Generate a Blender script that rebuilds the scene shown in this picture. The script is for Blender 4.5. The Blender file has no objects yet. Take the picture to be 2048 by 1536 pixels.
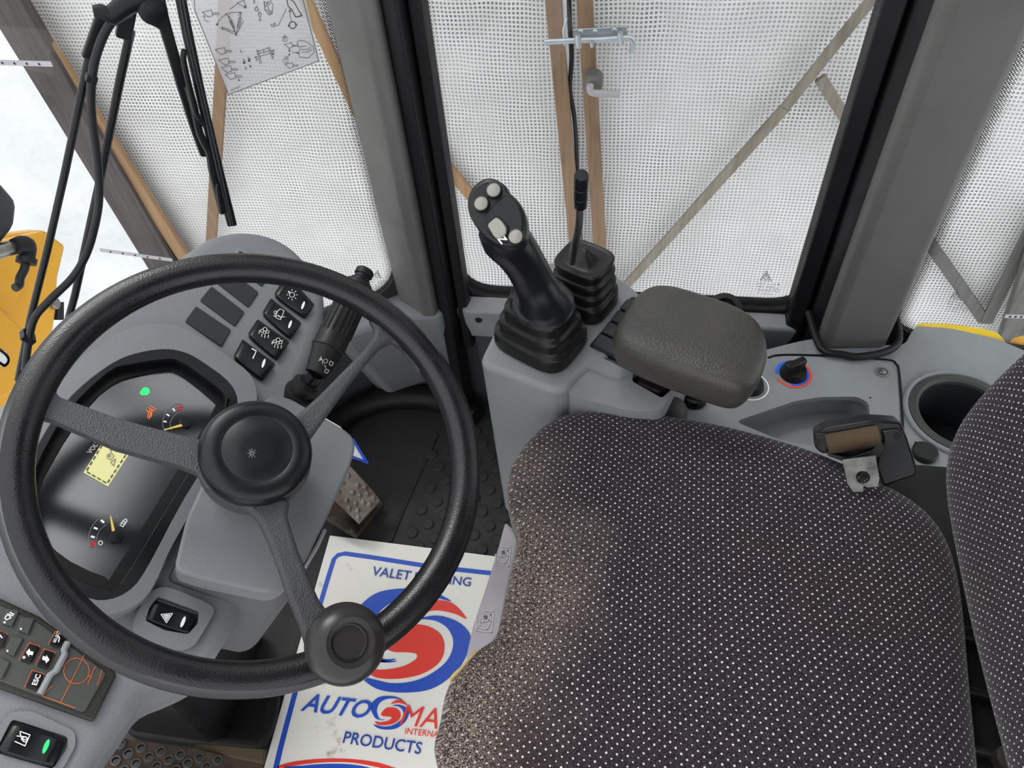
import bpy, bmesh, math, random
from mathutils import Vector, Matrix, geometry
random.seed(7)
# ---------------------------------------------------------------- camera, world, light, exposure
F = 1539.0
CAM = Vector((0, 0, 1.2))
BX = Vector((.9875, .0716, -.1404)); BY = Vector((.1446, -.766, .6263)); BZ = Vector((-.0628, -.6388, -.7668))
BX.normalize(); BY = (BY - BX * BY.dot(BX)).normalized(); BZ = BX.cross(BY)
C = bpy.context.scene.collection
cam_d = bpy.data.cameras.new('camera'); cam = bpy.data.objects.new('camera', cam_d); C.objects.link(cam)
cam_d.sensor_width = 36; cam_d.lens = F / 2048 * 36; cam_d.clip_start = .01
right = Vector((BX[0], BY[0], BZ[0])); down = Vector((BX[1], BY[1], BZ[1])); fwd = Vector((BX[2], BY[2], BZ[2]))
cam.matrix_world = Matrix.Translation(CAM) @ Matrix((right, -down, -fwd)).transposed().to_4x4()
S = bpy.context.scene
S.camera = cam
w = bpy.data.worlds.new('world'); S.world = w; w.use_nodes = True
w.node_tree.nodes['Background'].inputs[0].default_value = (.965, .98, 1.0, 1)
w.node_tree.nodes['Background'].inputs[1].default_value = 1.75
sd = bpy.data.lights.new('sun', 'SUN'); sd.energy = 2.2; sd.angle = .45; sd.color = (1, .98, .95)
so = bpy.data.objects.new('sun', sd); C.objects.link(so); so.rotation_euler = (math.radians(-28), math.radians(-22), 0)
S.view_settings.view_transform = 'Standard'; S.view_settings.look = 'None'
S.view_settings.gamma = 1; S.view_settings.use_curve_mapping = False; S.view_settings.exposure = 0.15

# ---------------------------------------------------------------- placing helpers (a line of sight meets a real plane)
def ray(px, py):
    v = Vector(((px - 1024) / F, (py - 768) / F, 1))
    return right * v.x + down * v.y + fwd * v.z
def plane(p, n): return (Vector(p), Vector(n).normalized())
def PZ(z): return plane((0, 0, z), (0, 0, 1))
def PY(y): return plane((0, y, 0), (0, -1, 0))
def PX(x): return plane((x, 0, 0), (1, 0, 0))
def at(px, py, pl):
    d = ray(px, py); t = (pl[0] - CAM).dot(pl[1]) / d.dot(pl[1])
    return CAM + d * t
def up(pl, h): return (pl[0] + pl[1] * h, pl[1])
def many(pts, pl): return [at(x, y, pl) for x, y in pts]
def smooth(pts, k=6, closed=True):          # Catmull-Rom through the points
    n = len(pts); out = []
    for i in range(n if closed else n - 1):
        a = pts[(i - 1) % n] if closed or i > 0 else pts[i]; b = pts[i]; c = pts[(i + 1) % n]
        d = pts[(i + 2) % n] if closed or i + 2 < n else c
        for j in range(k):
            t = j / k
            out.append(.5 * ((2 * b) + (c - a) * t + (2 * a - 5 * b + 4 * c - d) * t * t + (3 * b - a - 3 * c + d) * t ** 3))
    if not closed: out.append(pts[-1].copy())
    return out
def fillet(pts, r, k=4):                    # rounded corners
    n = len(pts); out = []
    for i in range(n):
        p = pts[i]; a = pts[i - 1] - p; b = pts[(i + 1) % n] - p
        rr = r[i] if isinstance(r, (list, tuple)) else r
        q = min(rr, a.length * .48, b.length * .48)
        if q < 1e-5: out.append(p); continue
        A = p + a.normalized() * q; B = p + b.normalized() * q
        for j in range(k + 1):
            t = j / k; out.append(A * (1 - t) ** 2 + p * 2 * t * (1 - t) + B * t * t)
    return out

# ---------------------------------------------------------------- shader helpers
class NT:
    def __init__(s, name):
        s.m = bpy.data.materials.new(name); s.m.use_nodes = True; s.t = s.m.node_tree; s.n = s.t.nodes
        s.b = s.n['Principled BSDF']; s.out = s.n['Material Output']
    def put(s, sock, v):
        if isinstance(v, bpy.types.NodeSocket): s.t.links.new(v, sock)
        elif isinstance(v, (tuple, list)) and len(v) == 3 and len(sock.default_value) == 4: sock.default_value = (*v, 1)
        else: sock.default_value = v
    def new(s, ty, **kw):
        n = s.n.new(ty)
        for k, v in kw.items(): setattr(n, k, v)
        return n
    def ma(s, op, a, b=0, c=None):
        n = s.new('ShaderNodeMath', operation=op); s.put(n.inputs[0], a); s.put(n.inputs[1], b)
        if c is not None: s.put(n.inputs[2], c)
        return n.outputs[0]
    def co(s, what='Object'): return s.new('ShaderNodeTexCoord').outputs[what]
    def xyz(s, v):
        n = s.new('ShaderNodeSeparateXYZ'); s.put(n.inputs[0], v); return n.outputs
    def noise(s, vec, scale, detail=3, rough=.55):
        n = s.new('ShaderNodeTexNoise'); s.put(n.inputs['Vector'], vec); n.inputs['Scale'].default_value = scale
        n.inputs['Detail'].default_value = detail; n.inputs['Roughness'].default_value = rough; return n.outputs['Fac']
    def voro(s, vec, scale, out='Distance', feature='F1'):
        n = s.new('ShaderNodeTexVoronoi', feature=feature); s.put(n.inputs['Vector'], vec); n.inputs['Scale'].default_value = scale
        return n.outputs[out]
    def ramp(s, v, lo, hi, a=0, b=1):
        n = s.new('ShaderNodeMapRange'); s.put(n.inputs[0], v)
        for i, x in enumerate((lo, hi, a, b)): s.put(n.inputs[i + 1], x)
        return n.outputs[0]
    def mix(s, f, a, b):
        n = s.new('ShaderNodeMix', data_type='RGBA'); s.put(n.inputs[0], f); s.put(n.inputs[6], a); s.put(n.inputs[7], b); return n.outputs[2]
    def bump(s, h, strength=.3, dist=.001):
        n = s.new('ShaderNodeBump'); n.inputs['Strength'].default_value = strength; n.inputs['Distance'].default_value = dist
        s.put(n.inputs['Height'], h); s.t.links.new(n.outputs[0], s.b.inputs['Normal'])
    def bs(s, **kw):
        for k, v in kw.items(): s.put(s.b.inputs[k.replace('_', ' ')], v)
        return s
def sc(h):                                   # sRGB hex -> linear
    return tuple(((c / 255) / 12.92 if c / 255 <= .04045 else ((c / 255 + .055) / 1.055) ** 2.4) for c in (int(h[i:i + 2], 16) for i in (0, 2, 4)))
M = {}
K = .62                                      # the light here is strong, so pigments are kept dark
def plastic(name, col, rough=.5, grain=900, gs=.25, dist=.0006, dirt=.15, metal=0, spec=.3, dirtcol=None, dirtscale=9):
    if not metal: col = tuple(x * K for x in col); dirtcol = dirtcol and tuple(x * K for x in dirtcol)
    t = NT(name); o = t.co()
    dn = t.noise(o, dirtscale, 5, .6)
    dc = dirtcol or tuple(x * .72 for x in col)
    t.bs(Base_Color=t.mix(t.ramp(dn, .42, .72, 0, min(1, dirt * 3)), col, dc), Metallic=metal, Specular_IOR_Level=spec)
    t.bs(Roughness=t.ramp(t.noise(o, 25, 3), .3, .7, rough - .07, rough + .08))
    if grain: t.bump(t.voro(o, grain), gs, dist)
    M[name] = t.m; return t.m
plastic('grey', sc('93979b'), .5, 800, .35, .0005, .15, dirtcol=sc('7f8387'))
plastic('grey_console', sc('a3a7aa'), .48, 800, .35, .0005, .15, dirtcol=sc('8f9496'))
plastic('grey_dark', sc('54565b'), .55, 800, .3, .0005, .15)
plastic('grey_warm', sc('6d6d72'), .55, 800, .3, .0005, .1)
plastic('pillar', sc('757472'), .5, 700, .3, .0004, .25, dirtcol=sc('666462'), dirtscale=5)
plastic('pillar_edge', sc('6f7672'), .42, 700, .25, .0004, .2)
plastic('ledge', sc('abb0b3'), .5, 800, .3, .0005, .2)
plastic('black', sc('17181a'), .42, 0, dirt=.2)
plastic('seal', sc('151418'), .5, 300, .15, .0005, dirt=.2, dirtcol=sc('222126'))
plastic('rubber', sc('1b1c1e'), .45, 500, .25, .0004, dirt=.2, dirtcol=sc('2a2926'))
plastic('boot', sc('161718'), .36, 300, .12, .0004, dirt=.25, dirtcol=sc('282622'))
plastic('wheel', sc('1a1a1c'), .28, 700, .30, .0004, spec=.42, dirt=.2, dirtcol=sc('2b292c'))
plastic('spoke', sc('55565b'), .45, 650, .8, .0007, dirt=.2, dirtcol=sc('38383c'))
plastic('cap', sc('1a1c20'), .32, 0, dirt=.2)
plastic('knob', sc('343132'), .32, 0, dirt=.2, dirtcol=sc('3b3634'))
plastic('pad', sc('4a4a48'), .36, 420, .5, .0007, dirt=.3, dirtcol=sc('5a544a'), dirtscale=14)
plastic('floor', sc('3b3b3b'), .6, 600, .35, .0006, dirt=.3, dirtcol=sc('4a4846'), dirtscale=6)
plastic('under', sc('121214'), .6, 0, dirt=.2)
plastic('orange', (1.38, .70, .06), .38, 0, dirt=.12, dirtcol=(1.2, .55, .04))
plastic('yellow', (1.4, .95, .03), .4, 0, dirt=.1, dirtcol=(1.3, .8, .02))
plastic('hose', sc('2b2b2d'), .5, 0, dirt=.2)
plastic('steel', sc('a9a9a6'), .35, 0, dirt=.4, metal=1, dirtcol=sc('7a746b'), dirtscale=30)
plastic('zinc', sc('b9c0c4'), .35, 0, dirt=.2, metal=.7, dirtcol=sc('8c8f90'))
plastic('tread', sc('8b857b'), .45, 0, dirt=.7, metal=.5, dirtcol=sc('5e4a3c'), dirtscale=30)
plastic('rusty', sc('57493f'), .5, 0, dirt=.8, metal=.35, dirtcol=sc('221e1d'), dirtscale=22)
plastic('white_plastic', sc('cfcbd2'), .45, 0, dirt=.15)
plastic('lamp', sc('55555a'), .6, 300, .3, .0008, dirt=.3)
plastic('button', sc('b4b2a8'), .35, 0, dirt=.1)
plastic('maroon', sc('2d2329'), .45, 400, .3, .0005, dirt=.1)
plastic('blank', sc('35383d'), .55, 900, .3, .0004, dirt=.1)
plastic('switch', sc('17181b'), .3, 0, dirt=.1)
plastic('panelgrey', sc('585a57'), .5, 900, .3, .0004, dirt=.2)
plastic('olive_black', sc('3a3a34'), .45, 400, .2, .0005, dirt=.3)
plastic('webbing', sc('6f5e46'), .6, 1600, .9, .0008, dirt=.3)
plastic('plate_steel', sc('70706e'), .38, 0, metal=.85, dirt=.5, dirtcol=sc('4a4844'), dirtscale=60)
plastic('bolt', sc('8f8c86'), .35, 0, metal=.9, dirt=.3)
def flat(name, col, rough=.5, emit=0):
    if not emit: col = tuple(min(.9, x * 1.1) for x in col)
    t = NT(name); t.bs(Base_Color=col, Roughness=rough)
    if emit: t.bs(Emission_Color=col, Emission_Strength=emit)
    M[name] = t.m
flat('ink_white', (.82, .84, .86)); flat('ink_black', (.02, .02, .02)); flat('ink_blue', sc('2050c0')); flat('ink_red', sc('ff3c30'))
flat('ink_navy', sc('2347a0')); flat('ring_blue', sc('1e6ae0')); flat('ring_red', sc('e0483a')); flat('gold', sc('dcc15c'), .35); flat('gauge_red', sc('b02030'))
flat('white_emboss', sc('b5b1b8'))
flat('ink_grey', sc('6d6f75')); flat('emblem', sc('55565a')); flat('ink_orange', sc('c05a20')); flat('ink_yellow', sc('dcd998')); flat('hole', (.003, .003, .003), .8)
flat('led_green', sc('20e060'), .4, 1.2); flat('led_orange', sc('e06a2a'), .4, .5); flat('foam', sc('c0a860'), .9)
flat('ink_dim', sc('9a9aa0'))
# wood
def wood(name, a, b, grain_axis=2):
    a = tuple(x * .55 for x in a); b = tuple(x * .55 for x in b)
    t = NT(name); o = t.co(); mp = t.new('ShaderNodeMapping'); t.put(mp.inputs[0], o)
    sv = [60, 60, 60]; sv[grain_axis] = 3; mp.inputs['Scale'].default_value = sv
    n = t.noise(mp.outputs[0], 1.3, 5, .6); k = t.ramp(t.noise(o, 6, 2), .62, .72)
    c = t.mix(t.ramp(n, .3, .7), a, b); c = t.mix(t.ma('MULTIPLY', k, .5), c, tuple(x * .4 for x in a))
    t.bs(Base_Color=c, Roughness=.75); t.bump(n, .3, .002); M[name] = t.m
wood('wood', sc('94765a'), sc('b69474')); wood('wood_pale', sc('9b9080'), sc('bcb3a4')); wood('wood_dark', sc('4d4543'), sc('6e6361')); wood('wood_orange', sc('b58c62'), sc('cda77c')); wood('wood_grey', sc('6f6d68'), sc('8d8b86'))
# fabric: woven dark cloth with a lattice of pale dots, worn pale along the front
def fabric(name, pitch, worn=True):
    t = NT(name); uv = t.co('UV'); x, y, _ = t.xyz(uv)
    u = t.ma('DIVIDE', x, pitch); v = t.ma('DIVIDE', y, pitch * .56)
    row = t.ma('FLOOR', v); sh = t.ma('MULTIPLY', t.ma('MODULO', row, 2), .5); u2 = t.ma('ADD', u, sh)
    fu = t.ma('SUBTRACT', t.ma('FRACT', u2), .5); fv = t.ma('MULTIPLY', t.ma('SUBTRACT', t.ma('FRACT', v), .5), .56)
    d = t.ma('SQRT', t.ma('ADD', t.ma('MULTIPLY', fu, fu), t.ma('MULTIPLY', fv, fv)))
    wn = t.new('ShaderNodeTexWhiteNoise', noise_dimensions='2D'); cb = t.new('ShaderNodeCombineXYZ'); t.put(cb.inputs[0], t.ma('FLOOR', u2)); t.put(cb.inputs[1], row)
    t.t.links.new(cb.outputs[0], wn.inputs['Vector'])
    rad = t.ramp(wn.outputs[0], 0, 1, .075, .125)
    dot = t.ma('LESS_THAN', d, rad)
    o = t.co(); knit = t.voro(uv, 750); big = t.noise(o, 7, 4, .6)
    base = t.mix(t.ramp(knit, .15, .7), sc('40363e'), sc('1b161b'))
    base = t.mix(t.ramp(big, .5, .75, 0, .35), base, sc('33271f'))
    col = t.mix(t.ma('MULTIPLY', dot, .85), base, sc('cfcbd0'))
    if worn:
        ox, oy, oz = t.xyz(o)
        # rubbed nap along the front of the cushion
        edge = t.ramp(t.ma('ADD', t.ma('ADD', ox, t.ramp(oy, .40, .56, 0, .08)), t.ma('MULTIPLY', t.ma('SUBTRACT', big, .5), .22)), -.135, -.005, 1, 0)
        spk = t.voro(uv, 900); wc = t.mix(t.ramp(spk, .25, .6), sc('ad9c8c'), sc('352c2c')); wc = t.mix(t.ma('MULTIPLY', dot, .35), wc, sc('d8d0c8'))
        col = t.mix(t.ma('MULTIPLY', edge, .85), col, wc)
    t.bs(Base_Color=col, Roughness=.95, Specular_IOR_Level=.15); t.put(t.b.inputs['Sheen Weight'], .15)
    t.bump(knit, .5, .0006); M[name] = t.m
fabric('fabric', .0085); fabric('fabric_back', .0075, False)
# scaffold sheeting: white reinforced net, grid of little openings
def netting():
    t = NT('netting'); o = t.co(); x, y, z = t.xyz(o); p = .0098
    wob = t.ma('MULTIPLY', t.ma('SUBTRACT', t.noise(o, 5, 3), .5), .02)
    fx = t.ma('FRACT', t.ma('DIVIDE', t.ma('ADD', x, wob), p)); fz = t.ma('FRACT', t.ma('DIVIDE', t.ma('ADD', z, wob), p))
    hx = t.ma('LESS_THAN', t.ma('ABSOLUTE', t.ma('SUBTRACT', fx, .5)), .30); hz = t.ma('LESS_THAN', t.ma('ABSOLUTE', t.ma('SUBTRACT', fz, .5)), .28)
    hole = t.ma('MULTIPLY', hx, hz)
    n = t.noise(o, 2.2, 4, .6); n2 = t.noise(o, 14, 3)
    k = t.ma('ADD', t.ramp(n, .35, .65, .45, 1.0), t.ramp(n2, .3, .7, -.15, .15))
    white = t.mix(t.ramp(n2, .3, .7), (.62, .61, .60), (.74, .73, .72))
    t.bs(Base_Color=t.mix(t.ma('MULTIPLY', hole, k), white, (.17, .17, .17)), Roughness=.7)
    t.bump(t.noise(o, 9, 3), .4, .01)
    M['netting'] = t.m
netting()
def tarp():
    t = NT('tarp'); o = t.co(); n = t.noise(o, 3.0, 4, .5)
    t.bs(Base_Color=t.mix(t.ramp(n, .4, .6), (.66, .67, .68), (.74, .75, .76)), Roughness=.35); t.bump(n, .8, .08); M['tarp'] = t.m
tarp()
# window glass with a printed border of dots that shrink inwards
def frit(name, p=.0036, wdt=.022):
    t = NT(name); uv = t.co('UV'); x, y, _ = t.xyz(uv)
    e = t.new('ShaderNodeAttribute', attribute_name='edge').outputs['Fac']
    u = t.ma('DIVIDE', x, p); v = t.ma('DIVIDE', y, p * .5); sh = t.ma('MULTIPLY', t.ma('MODULO', t.ma('FLOOR', v), 2), .5)
    fu = t.ma('SUBTRACT', t.ma('FRACT', t.ma('ADD', u, sh)), .5); fv = t.ma('MULTIPLY', t.ma('SUBTRACT', t.ma('FRACT', v), .5), .5)
    d = t.ma('SQRT', t.ma('ADD', t.ma('MULTIPLY', fu, fu), t.ma('MULTIPLY', fv, fv)))
    rad = t.ramp(e, 0, wdt, .44, .04)
    f = t.ma('LESS_THAN', d, rad)
    tr = t.new('ShaderNodeBsdfTransparent'); tr.inputs[0].default_value = (.93, .95, .95, 1)
    gl = t.new('ShaderNodeBsdfGlossy'); gl.inputs['Roughness'].default_value = .03
    m1 = t.new('ShaderNodeMixShader'); m1.inputs[0].default_value = .02; t.t.links.new(tr.outputs[0], m1.inputs[1]); t.t.links.new(gl.outputs[0], m1.inputs[2])
    t.bs(Base_Color=(.01, .01, .01), Roughness=.5)
    m2 = t.new('ShaderNodeMixShader'); t.put(m2.inputs[0], f); t.t.links.new(m1.outputs[0], m2.inputs[1]); t.t.links.new(t.b.outputs[0], m2.inputs[2])
    t.t.links.new(m2.outputs[0], t.out.inputs['Surface']); M[name] = t.m
frit('frit')
def film(name, col, alpha, rough=.3):
    t = NT(name); t.bs(Base_Color=col, Roughness=rough)
    tr = t.new('ShaderNodeBsdfTransparent'); m2 = t.new('ShaderNodeMixShader'); m2.inputs[0].default_value = alpha
    t.t.links.new(tr.outputs[0], m2.inputs[1]); t.t.links.new(t.b.outputs[0], m2.inputs[2]); t.t.links.new(m2.outputs[0], t.out.inputs['Surface']); M[name] = t.m
film('sticker_film', (.62, .62, .64), .5); film('etch', (.10, .10, .10), .8); film('ink_soft', (.05, .05, .05), .85)
def lens():
    t = NT('lens'); t.bs(Base_Color=sc('1b1e23'), Roughness=.13, IOR=2.3)
    t.bump(t.noise(t.co(), 2500, 2), .08, .0002); M['lens'] = t.m
lens()
def dirty_sheet():
    t = NT('sheet'); o = t.co(); n = t.noise(o, 22, 6, .65); n2 = t.noise(o, 6, 3)
    k = t.ma('MULTIPLY', t.ramp(n, .60, .72), t.ramp(n2, .45, .6))
    t.bs(Base_Color=t.mix(k, sc('f8f5ec'), sc('a3957c')), Roughness=.5); M['sheet'] = t.m
dirty_sheet()

# ---------------------------------------------------------------- mesh helpers
def obj(name, bm, m, parent=None, sm=True, bevel=0, seg=2, sub=0, ang=35):
    me = bpy.data.meshes.new(name); bm.normal_update(); bm.to_mesh(me); bm.free()
    me.materials.append(M[m] if isinstance(m, str) else m)
    o = bpy.data.objects.new(name, me); C.objects.link(o)
    if parent: o.parent = parent
    if bevel:
        b = o.modifiers.new('bevel', 'BEVEL'); b.width = bevel; b.segments = seg; b.limit_method = 'ANGLE'; b.angle_limit = math.radians(ang)
    if sub:
        s_ = o.modifiers.new('sub', 'SUBSURF'); s_.levels = s_.render_levels = sub
    if sm:
        for p in me.polygons: p.use_smooth = True
        if not sub: me.set_sharp_from_angle(angle=math.radians(50 if bevel else 35))
    return o
def thing(name, label, cat, group=None):
    o = bpy.data.objects.new(name, None); C.objects.link(o); o.empty_display_size = .05
    o['label'] = label; o['category'] = cat
    if group: o['group'] = group
    return o
def tag(o, label, cat, group=None):
    o['label'] = label; o['category'] = cat
    if group: o['group'] = group
    return o
def struct(o, label=None, cat=None):
    o['kind'] = 'structure'
    if label: o['label'] = label
    if cat: o['category'] = cat
    return o
def prism_bm(pts, depth, holes=(), bm=None, n=None):
    """pts: planar world outline (top face), extruded by vector depth"""
    bm = bm or bmesh.new()
    d = depth
    loops = [pts] + [list(h) for h in holes]
    if holes:
        tris = geometry.tessellate_polygon(loops); flatp = [p for l in loops for p in l]
        top = [bm.verts.new(p) for p in flatp]; bot = [bm.verts.new(p + d) for p in flatp]
        for a, b, c in tris:
            try: bm.faces.new((top[a], top[b], top[c])); bm.faces.new((bot[c], bot[b], bot[a]))
            except ValueError: pass
        i = 0
        for l in loops:
            k = len(l)
            for j in range(k):
                a, b = i + j, i + (j + 1) % k
                bm.faces.new((top[a], bot[a], bot[b], top[b]))
            i += k
    else:
        top = [bm.verts.new(p) for p in pts]; bot = [bm.verts.new(p + d) for p in pts]; k = len(pts)
        bm.faces.new(top); bm.faces.new(bot[::-1])
        for j in range(k): bm.faces.new((top[j], bot[j], bot[(j + 1) % k], top[(j + 1) % k]))
    bmesh.ops.recalc_face_normals(bm, faces=bm.faces)
    return bm
def prism(name, pix, pl, th, m, parent=None, r=0, bevel=0, holes=(), d=None, k=4, seg=2, world=False, **kw):
    pts = list(pix) if world else many(pix, pl)
    if r: pts = fillet(pts, r, k)
    hs = []
    for h in holes:
        hp, hr = (h if isinstance(h, tuple) else (h, 0))
        hp = hp if world or isinstance(hp[0], Vector) else many(hp, pl)
        hs.append(fillet(hp, hr, k) if hr else hp)
    vec = Vector(d).normalized() * th if d else -pl[1] * th
    return obj(name, prism_bm(pts, vec, hs), m, parent, bevel=bevel, seg=seg, **kw)
def loft_bm(rings, cap=True, closed=True, bm=None):
    bm = bm or bmesh.new(); R = [[bm.verts.new(p) for p in r] for r in rings]; k = len(R[0])
    for a, b in zip(R, R[1:]):
        for j in range(k if closed else k - 1): bm.faces.new((a[j], a[(j + 1) % k], b[(j + 1) % k], b[j]))
    if cap and closed: bm.faces.new(R[0][::-1]); bm.faces.new(R[-1])
    bmesh.ops.recalc_face_normals(bm, faces=bm.faces)
    return bm
def frame(n):
    n = n.normalized(); a = n.cross(Vector((0, 0, 1)) if abs(n.z) < .95 else Vector((1, 0, 0))).normalized(); return a, n.cross(a)
def tube_bm(pts, r, k=12, sm=0, bm=None, flatk=1.0):
    P = smooth(pts, sm, False) if sm else pts
    if isinstance(r, (list, tuple)):
        L = len(P) - 1; rr = []
        for i in range(len(P)):
            s = i / L * (len(r) - 1); j = min(int(s), len(r) - 2); rr.append(r[j] + (r[j + 1] - r[j]) * (s - j))
    else: rr = [r] * len(P)
    rings = []; a = None
    for i, p in enumerate(P):
        t = (P[min(i + 1, len(P) - 1)] - P[max(i - 1, 0)]).normalized()
        if a is None: a, b = frame(t)
        else: a = (a - t * a.dot(t)).normalized(); b = t.cross(a)
        rings.append([p + (a * math.cos(q) + b * math.sin(q) * flatk) * rr[i] for q in [2 * math.pi * j / k for j in range(k)]])
    return loft_bm(rings, bm=bm)
def tube(name, pts, r, m, parent=None, k=12, sm=0, **kw): return obj(name, tube_bm(pts, r, k, sm), m, parent, **kw)
def lathe_bm(c, n, prof, k=32, bm=None, sx=1, ax=None, cap=True):
    """prof: list of (radius, height along n)"""
    n = Vector(n).normalized(); a, b = frame(n)
    if ax is not None: a = (Vector(ax) - n * Vector(ax).dot(n)).normalized(); b = n.cross(a)
    rings = [[c + n * h + (a * math.cos(q) * sx + b * math.sin(q)) * max(r, 1e-5) for q in [2 * math.pi * j / k for j in range(k)]] for r, h in prof]
    return loft_bm(rings, cap=cap, bm=bm)
def lathe(name, c, n, prof, m, parent=None, k=32, **kw): 
    sx = kw.pop('sx', 1); ax = kw.pop('ax', None); cap = kw.pop('cap', True)
    return obj(name, lathe_bm(c, n, prof, k, sx=sx, ax=ax, cap=cap), m, parent, **kw)
def bar_bm(a, b, wd, th, side, bm=None):
    """bar from a to b; side = direction of the width"""
    t = (b - a).normalized(); s = (side - t * side.dot(t)).normalized(); n = t.cross(s)
    q = [s * wd / 2 + n * th / 2, -s * wd / 2 + n * th / 2, -s * wd / 2 - n * th / 2, s * wd / 2 - n * th / 2]
    return loft_bm([[a + x for x in q], [b + x for x in q]], bm=bm)
def bar(name, a, b, wd, th, side, m, parent=None, **kw): return obj(name, bar_bm(a, b, wd, th, side), m, parent, **kw)
def pad(name, outline, n, prof, m, parent=None, sub=2, uv=True, dome=None):
    """cushion from a planar outline; prof list of (scale, height along n) from underside to crown; last ring closes"""
    n = Vector(n).normalized(); c = sum(outline, Vector()) / len(outline)
    rings = []
    for s_, h in prof:
        rings.append([c + (p - c) * s_ + n * h for p in outline])
    bm = bmesh.new(); R = [[bm.verts.new(p) for p in r] for r in rings]; k = len(outline)
    for a, b in zip(R, R[1:]):
        for j in range(k): bm.faces.new((a[j], a[(j + 1) % k], b[(j + 1) % k], b[j]))
    ct = bm.verts.new(c + n * prof[-1][1]); cb = bm.verts.new(c + n * prof[0][1])
    for j in range(k):
        bm.faces.new((R[-1][j], R[-1][(j + 1) % k], ct)); bm.faces.new((R[0][(j + 1) % k], R[0][j], cb))
    bmesh.ops.recalc_face_normals(bm, faces=bm.faces)
    if dome:
        for v in bm.verts: v.co += n * dome(v.co)
    if uv:
        a, b = frame(n); L = bm.loops.layers.uv.new('UVMap')
        for f_ in bm.faces:
            fn = f_.normal
            for l in f_.loops:
                q = l.vert.co - c; l[L].uv = (q.dot(a), q.dot(b) + q.dot(n) * (.6))
    return obj(name, bm, m, parent, sub=sub)
def flatpoly(name, pts, m, parent=None, lift=None, th=.0003):
    n = geometry.normal(pts[:3]) if len(pts) == 3 else geometry.normal(pts[:4])
    if n.dot(CAM - pts[0]) < 0: n = -n
    return obj(name, prism_bm([p + n * .0004 for p in pts], -n * th), m, parent, sm=False)
def line(bm, a, b, wd, n):
    """flat stroke"""
    t = (b - a).normalized(); s_ = t.cross(n).normalized() * wd / 2; e = t * wd * .3
    vs = [bm.verts.new(p + n * .0004) for p in (a - e + s_, b + e + s_, b + e - s_, a - e - s_)]
    bm.faces.new(vs)
def strokes(name, polys, pl, wd, m, parent, world=False, sm=0):
    """polys: list of pixel polylines drawn on the plane; ('c',x,y,r) circle in pixels; ('p',[...]) filled"""
    bm = bmesh.new(); n = pl[1]
    if n.dot(CAM - pl[0]) < 0: n = -n
    for P in polys:
        if P[0] == 'c':
            _, x, y, r = P; pts = many([(x + r * math.cos(q * math.pi / 6), y + r * math.sin(q * math.pi / 6)) for q in range(13)], pl)
        elif P[0] == 'p':
            vs = [bm.verts.new(p + n * .0004) for p in many(P[1], pl)]; bm.faces.new(vs); continue
        elif P[0] == 'd':
            _, x, y, r = P; vs = [bm.verts.new(p + n * .0004) for p in many([(x + r * math.cos(q * math.pi / 6), y + r * math.sin(q * math.pi / 6)) for q in range(12)], pl)]; bm.faces.new(vs); continue
        else: pts = many(P, pl)
        if sm and len(pts) > 2: pts = smooth(pts, sm, False)
        for a, b in zip(pts, pts[1:]):
            if (b - a).length > 1e-6: line(bm, a, b, wd, n)
    for f_ in bm.faces:
        f_.normal_update()
        if f_.normal.dot(n) < 0: f_.normal_flip()
    return obj(name, bm, m, parent, sm=False)
def text(name, s, a, b, pl, m, parent, bold=0, shear=0, fit=None, lift=.0005, upn=None):
    """lettering whose baseline runs from world point a to b"""
    cu = bpy.data.curves.new(name, 'FONT'); cu.body = s; cu.shear = shear; cu.offset = bold; cu.size = 1; cu.resolution_u = 3
    tmp = bpy.data.objects.new('tmp_text', cu); C.objects.link(tmp)
    bpy.context.view_layer.update()
    me = bpy.data.meshes.new_from_object(tmp.evaluated_get(bpy.context.evaluated_depsgraph_get()))
    bpy.data.objects.remove(tmp); bpy.data.curves.remove(cu)
    xs = [v.co.x for v in me.vertices]; x0, x1 = min(xs), max(xs); ys = [v.co.y for v in me.vertices]
    k = (b - a).length / (x1 - x0); ky = k if fit is None else fit / max(ys)
    n = pl[1] if pl[1].dot(CAM - pl[0]) > 0 else -pl[1]
    t = (b - a).normalized(); u = n.cross(t)
    for v in me.vertices: v.co = a + t * ((v.co.x - x0) * k) + u * (v.co.y * ky) + n * lift
    me.name = name; me.materials.clear(); me.materials.append(M[m])
    o = bpy.data.objects.new(name, me); C.objects.link(o); o.parent = parent
    return o
# ================================================================ SETTING
def V(*a): return Vector(a)
floor_bm = prism_bm([V(-1.0, -.35, 0), V(.9, -.35, 0), V(.9, .96, 0), V(.33, .96, 0), V(.33, 1.0, 0), V(-.42, 1.0, 0), V(-1.0, .62, 0)], V(0, 0, -.05))
fl = struct(obj('floor', floor_bm, 'floor'), 'black studded rubber cab floor around the pedals')
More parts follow.
